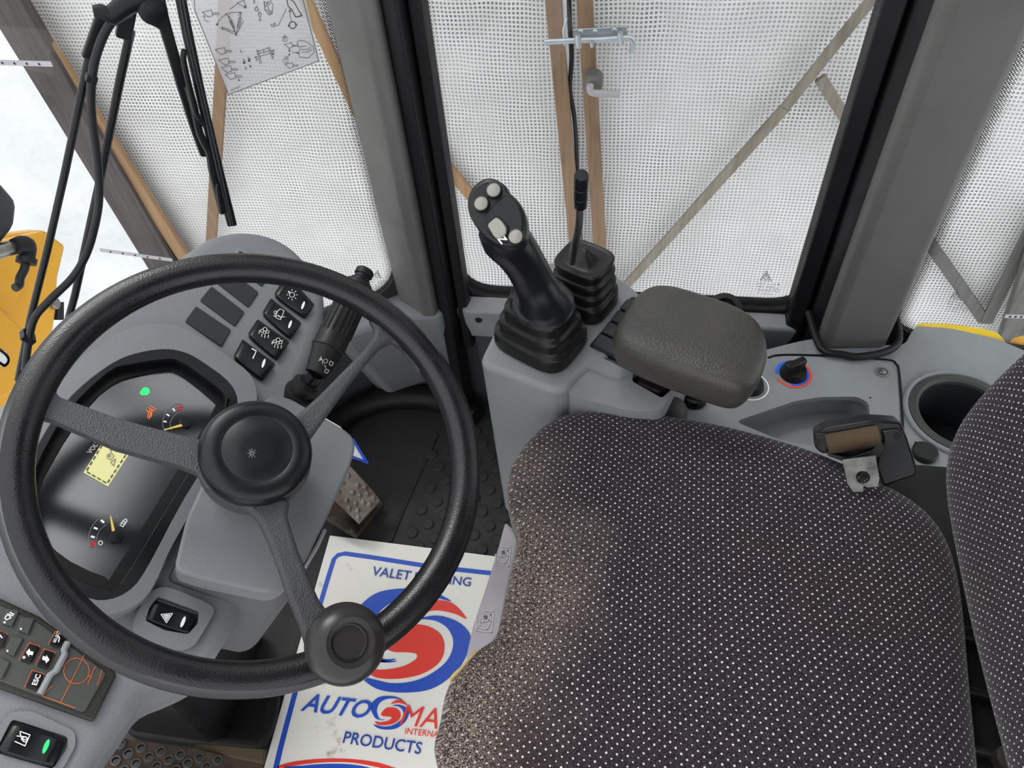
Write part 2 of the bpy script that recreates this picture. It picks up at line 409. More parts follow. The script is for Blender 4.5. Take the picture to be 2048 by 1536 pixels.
# raised studs of the rubber floor
o0 = at(865, 910, PZ(0)); va = at(878, 935, PZ(0)) - o0; vb = at(848, 951, PZ(0)) - o0
stud_me = None; cnt = 0
lim = [at(x, y, PZ(0)) for x, y in [(876, 880), (800, 1085), (905, 1115), (1060, 1115), (1060, 860), (900, 850)]]
def inside(p, poly):
    c = False; n = len(poly)
    for i in range(n):
        a, b = poly[i], poly[i - 1]
        if (a.y > p.y) != (b.y > p.y) and p.x < (b.x - a.x) * (p.y - a.y) / (b.y - a.y) + a.x: c = not c
    return c
for i in range(-12, 13):
    for j in range(-12, 13):
        p = o0 + va * i + vb * j
        if not inside(p, lim): continue
        if stud_me is None:
            s_ = lathe('stud', V(0, 0, 0), (0, 0, 1), [(.0105, 0), (.0100, .0030), (.0085, .0042), (.0001, .0044)], 'floor', fl, k=14); stud_me = s_.data
        else:
            s_ = bpy.data.objects.new('stud', stud_me); C.objects.link(s_); s_.parent = fl
        s_.location = p
# smooth raised foot-well border of the rubber mat
edge = smooth(many([(640, 905), (662, 862), (705, 822), (780, 796), (862, 797), (925, 815), (955, 832)], PZ(.02)), 6, False)
struct(obj('trim_1', tube_bm(edge, [.022, .024, .024, .022], 14), 'rubber'), 'black rubber lip along the front edge of the foot well')
fold = many([(874, 868), (858, 905), (826, 975), (802, 1030), (780, 1085)], PZ(.001))
struct(obj('trim_2', tube_bm(smooth(fold, 4, False), .004, 8), 'floor'), 'low ridge in the rubber floor left of the studs')

def xy(px, py, y): p = at(px, py, PY(y)); return V(p.x, p.y, 0)
def on_line(px, py, A, B):
    n = V(B.y - A.y, A.x - B.x, 0); return at(px, py, plane(A, n))
def z_(p, z): return V(p.x, p.y, z)
GA = V(-.385, .905, 0); GB = V(-.97, .487, 0)              # plan line of the front pane
GN = V(GB.y - GA.y, GA.x - GB.x, 0).normalized();
if GN.dot(V(0, 0, 0) - GA) < 0: GN = -GN
GP = plane(GA, GN)
ZT = 1.5
# walls below the glass
wt = [z_(GA + GN * .03, .305), z_(GB + GN * .03, .305), z_(GB - GN * .04, .305), z_(GA - GN * .04, .305)]
wb = [V(-.33, .985, -.02), V(-.50, .945, -.02), V(-.99, .60, -.02), V(-1.03, .64, -.02), V(-.5, 1.02, -.02), V(-.33, 1.02, -.02)]
wt = [z_(GA + GN * .03, .305) + V(.03, 0, 0), z_(GA + GN * .03, .305) - V(.09, .06, 0), wt[1], wt[2], z_(GA - GN * .04, .305) - V(.09, .06, 0), wt[3] + V(.03, 0, 0)]
struct(obj('wall_front', loft_bm([wt, wb]), 'grey_dark', bevel=.006), 'dark grey panel below the front pane')
corner = [V(-.30, .862, 0), V(-.37, .850, 0), V(-.45, .80, 0), V(-.50, .83, 0), V(-.38, .95, 0), V(-.30, .95, 0)]
struct(obj('trim_3', loft_bm([[z_(p, .312) for p in corner], [z_(p, .28) for p in corner], [V(p.x + .0, p.y + .12 * (p.y < .9), -.01) for p in corner]]), 'grey', bevel=.01, seg=3), 'grey corner moulding at the foot of the front pillar')
wr = prism_bm([V(-.30, .93, .22), V(.34, .93, .22), V(.34, .97, .22), V(-.30, .97, .22)], V(0, 0, -.26))
prism_bm([V(.34, .895, .10), V(.96, .895, .10), V(.96, .93, .10), V(.34, .93, .10)], V(0, 0, -.14), bm=wr)
struct(obj('wall_right', wr, 'grey_dark'), 'dark grey lower side panel beside the console')
# door sill moulding
x0 = at(925, 618, PZ(.30)).x
sill = prism_bm([V(x0, .884, .300), V(.268, .884, .300), V(.268, .94, .303), V(x0 - .012, .94, .303)], V(0, .012, -.075))
door = struct(obj('door_1', sill, 'ledge', bevel=.005), 'pale grey sill moulding of the right-hand cab door')
lathe('screw', at(957, 640, PY(.886)), (0, -1, 0), [(.006, 0), (.005, .002), (.0001, .0022)], 'black', door, k=12)
low = prism_bm([V(x0 + .01, .90, .228), V(.26, .90, .228), V(.26, .94, .228), V(x0 + .01, .94, .228)], V(0, 0, -.10))
obj('lower_panel', low, 'grey_dark', door, bevel=.004)

# unseen cab roof; front edge set back to shape light and the lens reflection
struct(obj('ceiling', prism_bm([V(-.03, -.5, 1.56), V(1.3, -.5, 1.56), V(1.3, .99, 1.56), V(-.03, .99, 1.56)], V(0, 0, .05)), 'grey_dark'), 'dark grey unseen cab roof above the seat, cut back to shape the light')
# ---- glass
def window(name, quad, pl, rad, th, label, mat='frit', w_=.022):
    pts = fillet(quad, rad, 8); n = pl[1]
    c = sum(pts, Vector()) / len(pts); k = len(pts); ins = []
    for i in range(k):
        a, b, d = pts[i - 1], pts[i], pts[(i + 1) % k]
        t = ((b - a).normalized() + (d - b).normalized()).normalized(); q = n.cross(t)
        if q.dot(c - b) < 0: q = -q
        ins.append(b + q * w_)
    bm = bmesh.new(); R0 = [bm.verts.new(p) for p in pts]; R1 = [bm.verts.new(p) for p in ins]
    for j in range(k): bm.faces.new((R0[j], R0[(j + 1) % k], R1[(j + 1) % k], R1[j]))
    bm.faces.new(R1); bmesh.ops.recalc_face_normals(bm, faces=bm.faces)
    if n.z == 0: ax = V(-n.y, n.x, 0)
    L = bm.loops.layers.uv.new('UVMap')
    for f_ in bm.faces:
        for l in f_.loops: l[L].uv = (l.vert.co.dot(ax) + 5, l.vert.co.z + 5)
    o = obj(name, bm, mat, sm=False)
    at_ = o.data.attributes.new('edge', 'FLOAT', 'POINT')
    for i, v in enumerate(at_.data): v.value = 0 if i < k else w_
    struct(o, label); return o, pts
def verts_up(px, py, pl, z):
    p = at(px, py, pl); return V(p.x, p.y, z)
RP = PY(.93)
q = [at(925, 581, RP), at(1608, 613, RP), verts_up(1608, 613, RP, ZT), verts_up(925, 581, RP, ZT)]
win_r, pr = window('window_1', q, RP, .06, 0, 'side glass of the right-hand door with dotted black border')
fr_out = [V(x0 - .045, .93, .27), V(.300, .93, .27), V(.300, .93, ZT + .05), V(x0 - .045, .93, ZT + .05)]
fo = [p + V(0, -.012, 0) for p in fr_out]; hi = [p + V(0, -.012, 0) for p in pr]
frm = obj('frame', prism_bm(fo, V(0, .03, 0), [hi]), 'seal', win_r, bevel=.003)
# front pane
fq = [on_line(805, 597, GA, GB), on_line(805, 597, GA, GB)]
p_br = fq[0]; p_bl = GB.copy()
quad = [V(p_br.x, p_br.y, .325), V(GB.x, GB.y, .325), V(GB.x, GB.y, ZT), V(p_br.x, p_br.y, ZT)]
win_f, pf = window('window_2', quad, GP, .06, 0, 'front cab glass with dotted black border behind the wheel')
fo = [quad[0] + (GA - GB).normalized() * .05 + V(0, 0, -.03), quad[1] + (GB - GA).normalized() * .05 + V(0, 0, -.03), quad[2] + (GB - GA).normalized() * .05 + V(0, 0, .05), quad[3] + (GA - GB).normalized() * .05 + V(0, 0, .05)]
obj('frame', prism_bm([p + GN * .004 for p in fo], -GN * .012, [[p + GN * .004 for p in pf]]), 'ink_black', win_f, sm=False)
# rear side pane
QP = PY(.885)
quad = [at(1782, 662, QP), V(.95, .885, at(2030, 732, QP).z), V(.95, .885, ZT), verts_up(1784, 636, QP, ZT)]
win_b, pb = window('window_3', quad, QP, .05, 0, 'rear quarter glass at the right edge with dotted border')
fo = [quad[0] + V(-.03, 0, -.03), quad[1] + V(.03, 0, -.03), quad[2] + V(.03, 0, .03), quad[3] + V(-.03, 0, .03)]
obj('frame', prism_bm([p + V(0, -.003, 0) for p in fo], V(0, .012, 0), [[p + V(0, -.003, 0) for p in pb]]), 'ink_black', win_b, sm=False)

# ---- pillars (vertical extrusions)
def column(name, plan, z0, z1, m, label, bevel=.006):
    return struct(obj(name, prism_bm([z_(p, z1) for p in plan], V(0, 0, z0 - z1)), m, bevel=bevel, seg=3), label)
A0 = on_line(724, 300, GA, GB); A1 = xy(777, 300, .858); A2 = xy(809, 300, .862)
column('trim_4', [A0, z_(A0 + GN * .02, 0), A1, A2, V(A2.x + .004, .95, 0), V(A0.x, .96, 0)], .305, ZT, 'pillar', 'brown-grey front pillar between the two panes', .005)
column('trim_5', [V(A2.x + .001, .872, 0), V(A2.x + .022, .868, 0), V(A2.x + .026, .90, 0), V(A2.x + .001, .94, 0)], .0, ZT, 'seal', 'black door seal beside the front pillar', .004)
column('trim_6', [V(A2.x + .027, .892, 0), V(A2.x + .044, .892, 0), V(A2.x + .048, .912, 0), V(A2.x + .027, .94, 0)], .2, ZT, 'seal', 'second black lip of the front door seal', .003)
B0 = xy(1769, 300, .835); B1 = xy(1792, 300, .815); B2 = xy(1953, 300, .825); 
column('trim_7', [B0, B1, B2, V(B2.x + .012, .90, 0), V(B0.x + .02, .93, 0)], .33, ZT, 'pillar', 'broad grey rear pillar with scuffed foot', .010)
column('trim_8', [V(B0.x - .006, .872, 0), V(B0.x + .008, .850, 0), V(B0.x + .012, .93, 0), V(B0.x - .004, .93, 0)], .2, ZT, 'seal', 'black rubber seal left of the rear pillar', .004)
column('trim_9', [V(B0.x - .034, .895, 0), V(B0.x - .012, .882, 0), V(B0.x - .008, .93, 0), V(B0.x - .034, .93, 0)], .2, ZT, 'seal', 'black inner lip beside the rear pillar seal', .004)
# rubber boot around the pillar foot
ft = [V(B0.x - .012, .875, 0), V(B0.x - .002, B1.y - .012, 0), V(B1.x + .02, B1.y - .022, 0), V((B1.x + B2.x) / 2, B1.y - .024, 0), V(B2.x - .005, B2.y - .020, 0), V(B2.x + .015, B2.y + .005, 0), V(B2.x + .018, .88, 0)]
struct(obj('trim_10', tube_bm([z_(p, .350) for p in smooth(ft, 4, False)], .0055, 10), 'rubber'), 'black rubber bead around the foot of the rear pillar')

# ================================================================ OUTDOORS: sheeted timber shelter
TY = 1.70; T = PY(TY); TB = PY(TY - .03)
tent = thing('shelter_wall', 'shelter wall of white reinforced netting on timber battens outside the cab', 'wall')
def sheet(name, x0, x1, z0, z1, y, m, nx=60, nz=60, amp=.012, seed=0, sl=0):
    bm = bmesh.new(); g = []
    from mathutils import noise as nz_
    for i in range(nx + 1):
        r = []
        for j in range(nz + 1):
            x = x0 + (x1 - x0) * i / nx; z = z0 + (z1 - z0) * j / nz
            d = nz_.noise(Vector((x * 1.5 + seed, z * 2.5, seed))) * amp + nz_.noise(Vector((x * 7, z * 3 + seed, 3))) * amp * .35
            r.append(bm.verts.new((x, y + d + sl * (x - x0), z)))
        g.append(r)
    for i in range(nx):
        for j in range(nz): bm.faces.new((g[i][j], g[i + 1][j], g[i + 1][j + 1], g[i][j + 1]))
    return obj(name, bm, m, tent)
xp = at(150, 300, T).x
sheet('netting_sheet', xp + .02, 3.2, -1.6, 2.4, TY + .02, 'netting')
sheet('plain_tarpaulin', -5.5, xp + .4, -2.2, 3.0, TY + .28, 'tarp', amp=.08, seed=4)
# cab-side floor of the shelter
gb = prism_bm([V(-6, -3, -1.9), V(4, -3, -1.9), V(4, TY + .6, -1.9), V(-6, TY + .6, -1.9)], V(0, 0, -.1))
struct(obj('ground', gb, 'tarp'), 'pale ground sheet under the shelter wall')
def batten(a, b, wpx, m, name='batten', y=TY - .02, th=.012):
    pl = PY(y); A, B = at(*a, pl), at(*b, pl); D = (A - CAM).length
    return bar(name, A, B, wpx / F * (pl[0] - CAM).dot(V(0, 1, 0)) / ray(*b).dot(V(0, 1, 0)), th, V(1, 0, 0) if abs((B - A).normalized().x) < .7 else V(0, 0, 1), m, tent, bevel=.002)
batten((1101, -60), (1158, 560), 24, 'wood'); batten((1166, -60), (1204, 560), 24, 'wood', y=TY - .021)
batten((1158, 560), (1166, 660), 24, 'wood'); batten((1204, 560), (1209, 640), 24, 'wood', y=TY - .021)
gap = many([(1137, -60), (1139, 40), (1143, 110), (1140, 180), (1148, 230), (1153, 300), (1158, 420), (1166, 560), (1170, 640)], PY(TY - .012))
tube('door_gap', smooth(gap, 6, False), .0055, 'hose', tent, k=8)
tube('door_hem', [p + V(-.012, .004, 0) for p in smooth(gap, 6, False)], .010, 'tarp', tent, k=8)
batten((1790, -60), (1570, 215), 20, 'wood_pale'); batten((1570, 215), (1235, 590), 17, 'wood_pale', y=TY - .019)
batten((1640, 155), (1712, 270), 22, 'wood_pale', y=TY - .015); batten((1712, 270), (1800, 420), 20, 'wood_pale', y=TY - .015)
batten((1832, 448), (1968, 640), 22, 'wood_grey', y=TY - .018); batten((2090, 400), (1972, 645), 22, 'wood_grey', y=TY - .022)
batten((588, -50), (770, 340), 22, 'wood_orange', y=TY - .012)
batten((800, 222), (1112, 592), 22, 'wood_orange', y=TY - .012)
batten((455, -60), (418, 560), 19, 'wood', y=TY - .024)
# leaning dark post with a pale batten on its edge
batten((-23, -60), (507, 830), 52, 'wood_dark', name='post', y=TY - .04, th=.03)
batten((0, -60), (565, 820), 20, 'wood_orange', y=TY - .03, th=.02)
batten((2110, 430), (2010, 720), 50, 'wood_grey', name='post', y=TY - .05, th=.03)
# perforated hinge straps
for a, b, wd in [((-40, 124), (104, 128), 9), ((200, 500), (345, 520), 8), ((2010, 632), (2075, 634), 8)]:
    pl = PY(TY - .12); A, B = at(*a, pl), at(*b, pl); s_ = bar('hinge_strap', A, B, wd / F * 2.2, .004, V(0, 0, 1), 'white_plastic', tent, bevel=.001)
    bm = bmesh.new()
    for i in range(5): lathe_bm(A + (B - A) * (.15 + .17 * i) + V(0, -.0022, 0), (0, -1, 0), [(.0035, 0), (.0001, .0006)], 8, bm)
    obj('strap_hole', bm, 'hole', s_)
# sliding bolt and pull handle on the shelter door
pl = PY(TY - .06)
bolt = thing('door_bolt', 'galvanised sliding bolt with hooked end on the shelter door', 'bolt')
prism('plate', [(1147, 59), (1254, 53), (1256, 79), (1148, 84)], pl, .004, 'zinc', bolt, bevel=.001)
tube('rod', smooth(many([(1090, 84), (1150, 81), (1200, 80), (1250, 76), (1262, 78), (1266, 88), (1262, 104)], up(pl, .012)), 4, False), .0062, 'zinc', bolt, k=10)
for x, y in [(1156, 83), (1241, 78)]: tube('keeper', many([(x - 1, y - 14), (x, y), (x + 2, y + 12)], up(pl, .016)), .006, 'zinc', bolt, k=8)
for x, y in [(1161, 64), (1190, 64), (1229, 61)]: lathe('screw', at(x, y, pl), (0, -1, 0), [(.006, 0), (.004, .003), (.0001, .0035)], 'zinc', bolt, k=10)
tube('eye', many([(1133, 35), (1127, 60), (1130, 90)], up(pl, .012)), .003, 'zinc', bolt, k=8)
tube('knob', many([(1183, 82), (1184, 94)], up(pl, .02)), .004, 'zinc', bolt, k=8)
hd = thing('pull_handle', 'cream lever handle on a round rose below the bolt', 'handle')
lathe('rose', at(1186, 168, pl), (0, -1, 0), [(.022, -.03), (.022, .006), (.014, .012), (.0001, .012)], 'wood_grey', hd, k=20)
tube('grip', smooth(many([(1180, 170), (1182, 184), (1200, 187), (1240, 189)], up(pl, .03)), 4, False), .008, 'white_plastic', hd, k=10)

# ---- loader front seen through the glass
X1 = PX(-1.35)
lf = thing('loader_front', 'orange painted front frame of the loader beyond the glass', 'machine part')
prism('side_plate', [(-80, 480), (92, 460), (133, 491), (118, 555), (114, 625), (100, 720), (60, 800), (-80, 900)], X1, .05, 'orange', lf, bevel=.01)
prism('front_plate', [(-80, 500), (20, 480), (60, 470), (95, 462), (60, 560), (22, 632), (-80, 560)], up(X1, .03), .03, 'orange', lf, bevel=.008)
prism('lower_plate', [(-80, 545), (0, 615), (45, 655), (52, 700), (30, 780), (-80, 860)], up(X1, .06), .03, 'orange', lf, bevel=.006)
strokes('decal_hook', [[(-20, 690), (0, 700), (14, 712), (17, 722), (10, 731), (0, 726), (-12, 715)]], up(X1, .062), .006, 'ink_black', lf, sm=4)
prism('decal', [(-30, 680), (0, 697), (12, 704), (20, 720), (14, 733), (0, 733), (-30, 720)], up(X1, .0615), .0008, 'ink_white', lf)
lathe('bolt_head', at(108, 607, up(X1, .005)), (1, 0, 0), [(.014, 0), (.014, .006), (.009, .01), (.0001, .01)], 'bolt', lf, k=12)
prism('bracket', [(116, 608), (128, 604), (128, 640), (114, 640)], X1, .03, 'hose', lf)
lamp = thing('work_lamp', 'dark grey lamp housing with grey elbow connector at the left edge', 'lamp')
pl = PX(-1.15)
prism('housing', [(-80, 340), (0, 358), (35, 398), (38, 415), (34, 450), (28, 462), (0, 498), (-80, 520)], pl, .12, 'lamp', lamp, bevel=.015, seg=3)
tube('pipe', many([(-40, 512), (0, 502), (34, 492)], pl), .014, 'steel', lamp, k=14)
tube('elbow', smooth(many([(30, 493), (47, 490), (55, 498), (53, 520)], up(pl, .01)), 5, False), [.015, .018, .018, .015, .014], 'hose', lamp, k=14)
tube('collar', many([(54, 516), (52, 527)], up(pl, .012)), .018, 'hose', lamp, k=14)
tube('cable', smooth(many([(51, 527), (48, 540), (40, 556), (38, 570), (30, 576)], up(pl, .012)), 5, False), .008, 'hose', lamp, k=10)
fd = thing('rear_fender', 'yellow rear fender seen below the rear quarter glass', 'fender')
prism('fender_top', [(1836, 640), (1900, 642), (1970, 652), (2000, 660), (2014, 676), (2016, 700), (1900, 690), (1830, 660)], PZ(.12), .05, 'yellow', fd, bevel=.012, seg=3)
prism('fender_end', [(2018, 688), (2030, 670), (2060, 662), (2100, 670), (2100, 720), (2020, 705)], PZ(.14), .06, 'orange', fd, bevel=.012, seg=3)
# ---- wiper and hoses outside the front pane
WP = up(GP, -.035); WQ = up(GP, -.06)
wa = thing('wiper', 'black windscreen wiper with twin linkage rods crossing the front pane', 'wiper')
tube('linkage_rod', many([(36, 760), (60, 640), (95, 500), (130, 345), (178, 115)], WQ), .0048, 'black', wa, k=10)
tube('linkage_rod', many([(120, 700), (150, 590), (200, 360), (242, 150), (262, 60)], up(WQ, -.012)), .0052, 'black', wa, k=10)
bar('rod_end', at(178, 118, WQ), at(212, 20, WQ), .017, .010, GN.cross(V(0, 0, 1)), 'black', wa, bevel=.002)
bar('rod_end', at(246, 76, WQ), at(268, -40, WQ), .017, .012, GN.cross(V(0, 0, 1)), 'black', wa, bevel=.002)
tube('pivot', many([(186, 22), (200, 22), (222, 32), (250, 10), (290, -10)], WP), [.006, .008, .011, .012, .012], 'black', wa, k=12)
prism('arm', [(285, -40), (325, -40), (335, 20), (345, 60), (376, 170), (402, 250), (420, 300), (418, 315), (402, 315), (385, 270), (356, 180), (320, 60), (300, 50), (288, 40), (305, 20)], WP, .012, 'black', wa, bevel=.002)
lathe('arm_pivot', at(304, 18, up(WP, .004)), GN, [(.016, -.01), (.016, .006), (.010, .010), (.0001, .010)], 'black', wa, k=18)
bl = prism('blade', [(344, -40), (366, -40), (385, 60), (410, 180), (440, 310), (475, 452), (456, 455), (428, 340), (395, 200), (368, 80)], up(WP, .012), .010, 'rubber', wa, bevel=.002)
bm = bmesh.new()
for off in (0, 6):
    tube_bm(many([(352 + off, -40), (372 + off, 70), (400 + off, 190), (432 + off, 330), (462 + off * .6, 452)], up(WP, .020)), .0012, 6, 0, bm)
obj('blade_spline', bm, 'lamp', bl)
tube('yoke', smooth(many([(369, 100), (367, 120), (378, 170), (392, 225), (408, 250)], up(WP, .02)), 4, False), .0035, 'black', wa, k=8)
tube('yoke', smooth(many([(376, 172), (388, 215), (400, 268), (418, 305), (425, 345), (445, 425)], up(WP, .014)), 4, False), .005, 'black', wa, k=8)
tube('yoke', smooth(many([(437, 367), (436, 380), (444, 425)], up(WP, .02)), 4, False), .003, 'black', wa, k=8)
h = tube('washer_hose', smooth(many([(262, 25), (235, 32), (210, 65), (190, 120), (182, 180), (184, 240), (196, 330), (198, 400), (188, 460), (172, 510), (145, 555), (100, 600), (70, 635), (58, 680), (50, 740)], up(WQ, .014)), 6, False), .0052, 'hose', wa, k=12)
for a, b in [((171, 151), (193, 158)), ((43, 668), (68, 680))]: bar('hose_clip', at(*a, up(WQ, .01)), at(*b, up(WQ, .01)), .009, .018, V(0, 0, 1), 'black', h, bevel=.001)
# ================================================================ SEAT
seat = thing('operator_seat', 'operator seat in dark purple fabric with white flecks and worn pale front', 'seat')
ZS = PZ(.455)
def refine(pts, k=5): return smooth(pts, k)
out = many([(1012, 960), (1030, 915), (1070, 865), (1130, 830), (1220, 823), (1320, 832), (1430, 850), (1540, 878), (1640, 910), (1740, 955), (1830, 1005), (1885, 1060), (1915, 1130), (1932, 1230), (1942, 1350)], ZS)
out += [V(.325, .19, .455), V(.31, .10, .455), V(.22, .065, .455), V(.08, .06, .455), V(-.06, .06, .455)]
out += [at(870, 1536, ZS), at(876, 1450, ZS), at(892, 1375, ZS), at(940, 1318, ZS), at(985, 1285, ZS), at(1004, 1210, ZS), at(1022, 1130, ZS), at(1036, 1075, ZS), at(1016, 1020, ZS)]
out = smooth(out, 3)
prof = [(.90, -.085), (.965, -.07), (.992, -.04), (1.0, -.012), (.992, .002), (.965, .013), (.89, .020), (.74, .024), (.55, .025), (.3, .024)]
cc = sum(out, Vector()) / len(out)
def dome(p):       # side bolsters and a shallow hollow for the thighs
    if p.z < .47: return 0
    u = (p.y - cc.y) / .25
    return .010 * abs(u) ** 2 - .006 * math.exp(-((p.x - .08) / .05) ** 2) * (abs(u) < 1)
cush = pad('cushion', out, (0, 0, 1), prof, 'fabric', seat, sub=1, dome=dome)
# backrest
bn = V(-.93, .02, .30).normalized(); bc = V(.463, .31, .745)
ba = V(0, 1, 0); bu = bn.cross(ba); bu = bu if bu.z > 0 else -bu
bo = [(-.20, -.29), (-.10, -.30), (0, -.305), (.10, -.30), (.19, -.285), (.235, -.25), (.255, -.19), (.262, -.10), (.262, 0), (.255, .10), (.24, .2), (.21, .28), (.12, .32), (-.12, .32), (-.21, .28), (-.24, .2), (-.255, .1), (-.26, 0), (-.26, -.10), (-.25, -.19), (-.24, -.26)]
bo = smooth([bc + ba * x * .95 + bu * y for x, y in bo], 3)
profb = [(.86, -.09), (.95, -.075), (.99, -.045), (1.0, 0), (.985, .025), (.94, .042), (.86, .050), (.7, .050), (.5, .046), (.25, .043)]
def domeb(p):
    q = p - bc; u = q.dot(ba) / .26
    return .018 * abs(u) ** 2 if q.dot(bn) > .02 else 0
bk = pad('backrest', bo, bn, profb, 'fabric_back', seat, sub=1, dome=domeb)
# torn foam at the front corner
foam = pad('torn_foam', smooth(many([(893, 1362), (925, 1335), (948, 1305), (966, 1298), (950, 1330), (918, 1356)], PZ(.462)), 2), (0, 0, 1), [(.9, -.02), (1, 0), (.8, .006), (.4, .007)], 'foam', seat, sub=1)
# base below, black mechanism and frame behind the cushion
base = prism_bm([V(-.06, .10, .40), V(.30, .10, .40), V(.30, .50, .40), V(-.06, .50, .40)], V(0, 0, -.39))
obj('suspension_base', base, 'under', seat, bevel=.01)
bm = prism_bm([V(.28, .06, .41), V(.50, .06, .41), V(.50, .57, .41), V(.28, .57, .41)], V(0, 0, -.05)); obj('rear_frame', bm, 'under', seat, bevel=.006)
for y, wd in [(1262, 26), (1375, 14), (1490, 12)]:
    a = at(1938, y, PZ(.425)); bar('frame_rib', V(a.x - .01, a.y, .418), V(a.x + .06, a.y - .008, .418), wd / F * .85, .014, V(0, 1, 0), 'rubber', seat, bevel=.003)
tube('frame_tube', [V(.318, .06, .425), V(.322, .16, .425), V(.325, .26, .422)], .013, 'hose', seat, k=12)
lathe('frame_bolt', at(2020, 1520, PZ(.44)), (0, 0, 1), [(.012, -.01), (.012, .004), (.0001, .005)], 'bolt', seat, k=12)
obj('back_shell', prism_bm([p - bn * .08 for p in fillet([bc + ba * x + bu * y for x, y in [(-.2, -.27), (.2, -.27), (.23, .28), (-.23, .28)]], .05)], -bn * .03), 'black', seat)
# pale plastic trim with embossed seat pictures under the cushion front
ZP = PZ(.40)
tp = prism('front_trim', [(1010, 1040), (1034, 1062), (1042, 1080), (1020, 1180), (1006, 1265), (985, 1296), (945, 1315), (930, 1318), (945, 1250), (975, 1160), (996, 1092)], ZP, .10, 'white_plastic', seat, bevel=.006, seg=3)
def seatpic(x, y, s):
    return [[(x - 14 * s, y + 14 * s), (x - 10 * s, y + 2 * s), (x - 2 * s, y + 2 * s), (x + 8 * s, y - 2 * s), (x + 12 * s, y - 14 * s)], [(x - 14 * s, y + 14 * s), (x + 4 * s, y + 18 * s), (x + 12 * s, y + 2 * s), (x + 12 * s, y - 14 * s)], ('c', x + 1 * s, y - 8 * s, 3 * s), [(x - 18 * s, y - 4 * s), (x - 18 * s, y + 20 * s), (x + 14 * s, y + 24 * s), (x + 18 * s, y - 20 * s), (x - 2 * s, y - 22 * s)]]
strokes('embossed_picture', seatpic(1006, 1112, .85), up(ZP, .0005), .0012, 'white_emboss', tp)
strokes('embossed_picture', seatpic(970, 1242, .95), up(ZP, .0005), .0012, 'white_emboss', tp)

# ================================================================ JOYSTICK CONSOLE WITH ARMREST
con = thing('armrest_console', 'grey joystick console with padded armrest on the far side of the seat', 'console')
ZC = PZ(.50)
body = prism('body', [(955, 728), (1016, 606), (1080, 522), (1180, 520), (1252, 560), (1300, 604), (1275, 655), (1235, 700), (1165, 738), (1135, 776), (1110, 782)], ZC, .34, 'grey_console', con, r=.018, bevel=.012, seg=4, d=(.02, -.015, -1))
prism('side_box', [(1172, 690), (1290, 590), (1400, 640), (1352, 772), (1322, 822), (1262, 822), (1135, 790), (1140, 738)], PZ(.492), .22, 'grey_console', con, r=.010, bevel=.008, seg=3, holes=[([(1268, 738), (1345, 700), (1350, 772), (1324, 796), (1264, 762)], .004)])
prism('rocker_pocket', [(1262, 735), (1348, 698), (1354, 772), (1324, 800), (1260, 764)], PZ(.470), .02, 'black', con)
prism('rocker', [(1280, 748), (1292, 738), (1345, 745), (1348, 768), (1318, 786), (1270, 764)], PZ(.484), .015, 'maroon', con, r=.004, bevel=.003)
prism('cover_plate', [(1154, 722), (1170, 698), (1255, 740), (1270, 738), (1240, 753), (1225, 752)], up(ZC, -.002), .006, 'grey_console', con, r=.002, bevel=.002)
# row of blank caps beside the boots
prism('cap_tray', [(1178, 690), (1262, 592), (1330, 600), (1300, 660), (1248, 720), (1238, 716)], up(ZC, .003), .01, 'black', con, r=.004, bevel=.002)
for q in [[(1186, 688), (1200, 666), (1250, 690), (1236, 712)], [(1203, 662), (1218, 642), (1268, 666), (1254, 686)], [(1221, 638), (1236, 619), (1286, 640), (1271, 661)], [(1239, 615), (1254, 597), (1304, 612), (1290, 636)]]:
    prism('blank_cap', q, up(ZC, .008), .008, 'blank', con, r=.002, bevel=.001)
lathe('thumb_wheel', at(1336, 826, PZ(.45)), (.55, -.5, .65), [(.020, -.02), (.020, .012), (.017, .014), (.0001, .014)], 'rubber', con, k=28)
# armrest pad on its stalk
ap = many([(1268, 600), (1300, 580), (1340, 580), (1400, 597), (1470, 622), (1515, 650), (1534, 690), (1532, 730), (1515, 765), (1492, 788), (1462, 790), (1400, 770), (1330, 745), (1262, 716), (1228, 693), (1226, 668), (1240, 640)], PZ(.552))
pd = pad('arm_pad', smooth(ap, 2), (0, 0, 1), [(.80, -.034), (.93, -.032), (.985, -.022), (1.0, -.004), (.985, .006), (.93, .013), (.82, .016), (.5, .018)], 'pad', con, sub=2)
tube('pad_stalk', [V(.04, .63, .40), V(.055, .615, .53)], .018, 'black', con)

def quad_ring(q, s, h, k=7, pw=4.5, cx=0, cy=0):
    c = sum(q, Vector()) / 4; u = ((q[1] + q[2]) - (q[0] + q[3])) / 4; v = ((q[2] + q[3]) - (q[0] + q[1])) / 4
    pts = []
    for i in range(4 * k):
        t = 2 * math.pi * i / (4 * k); a, b = math.cos(t), math.sin(t); r = (abs(a) ** pw + abs(b) ** pw) ** (-1 / pw)
        pts.append(c + u * (a * r * s + cx) + v * (b * r * s + cy) + V(0, 0, h))
    return pts
def boot(q, prof, parent, shift=(0, 0), m='boot'):
    H = prof[-1][1]; rings = []
    for i, (s, h) in enumerate(prof): rings.append(quad_ring(q, s, h, cx=shift[0] * h / H, cy=shift[1] * h / H))
    bm = loft_bm(rings)
    return obj('rubber_boot', bm, m, parent, sub=1)
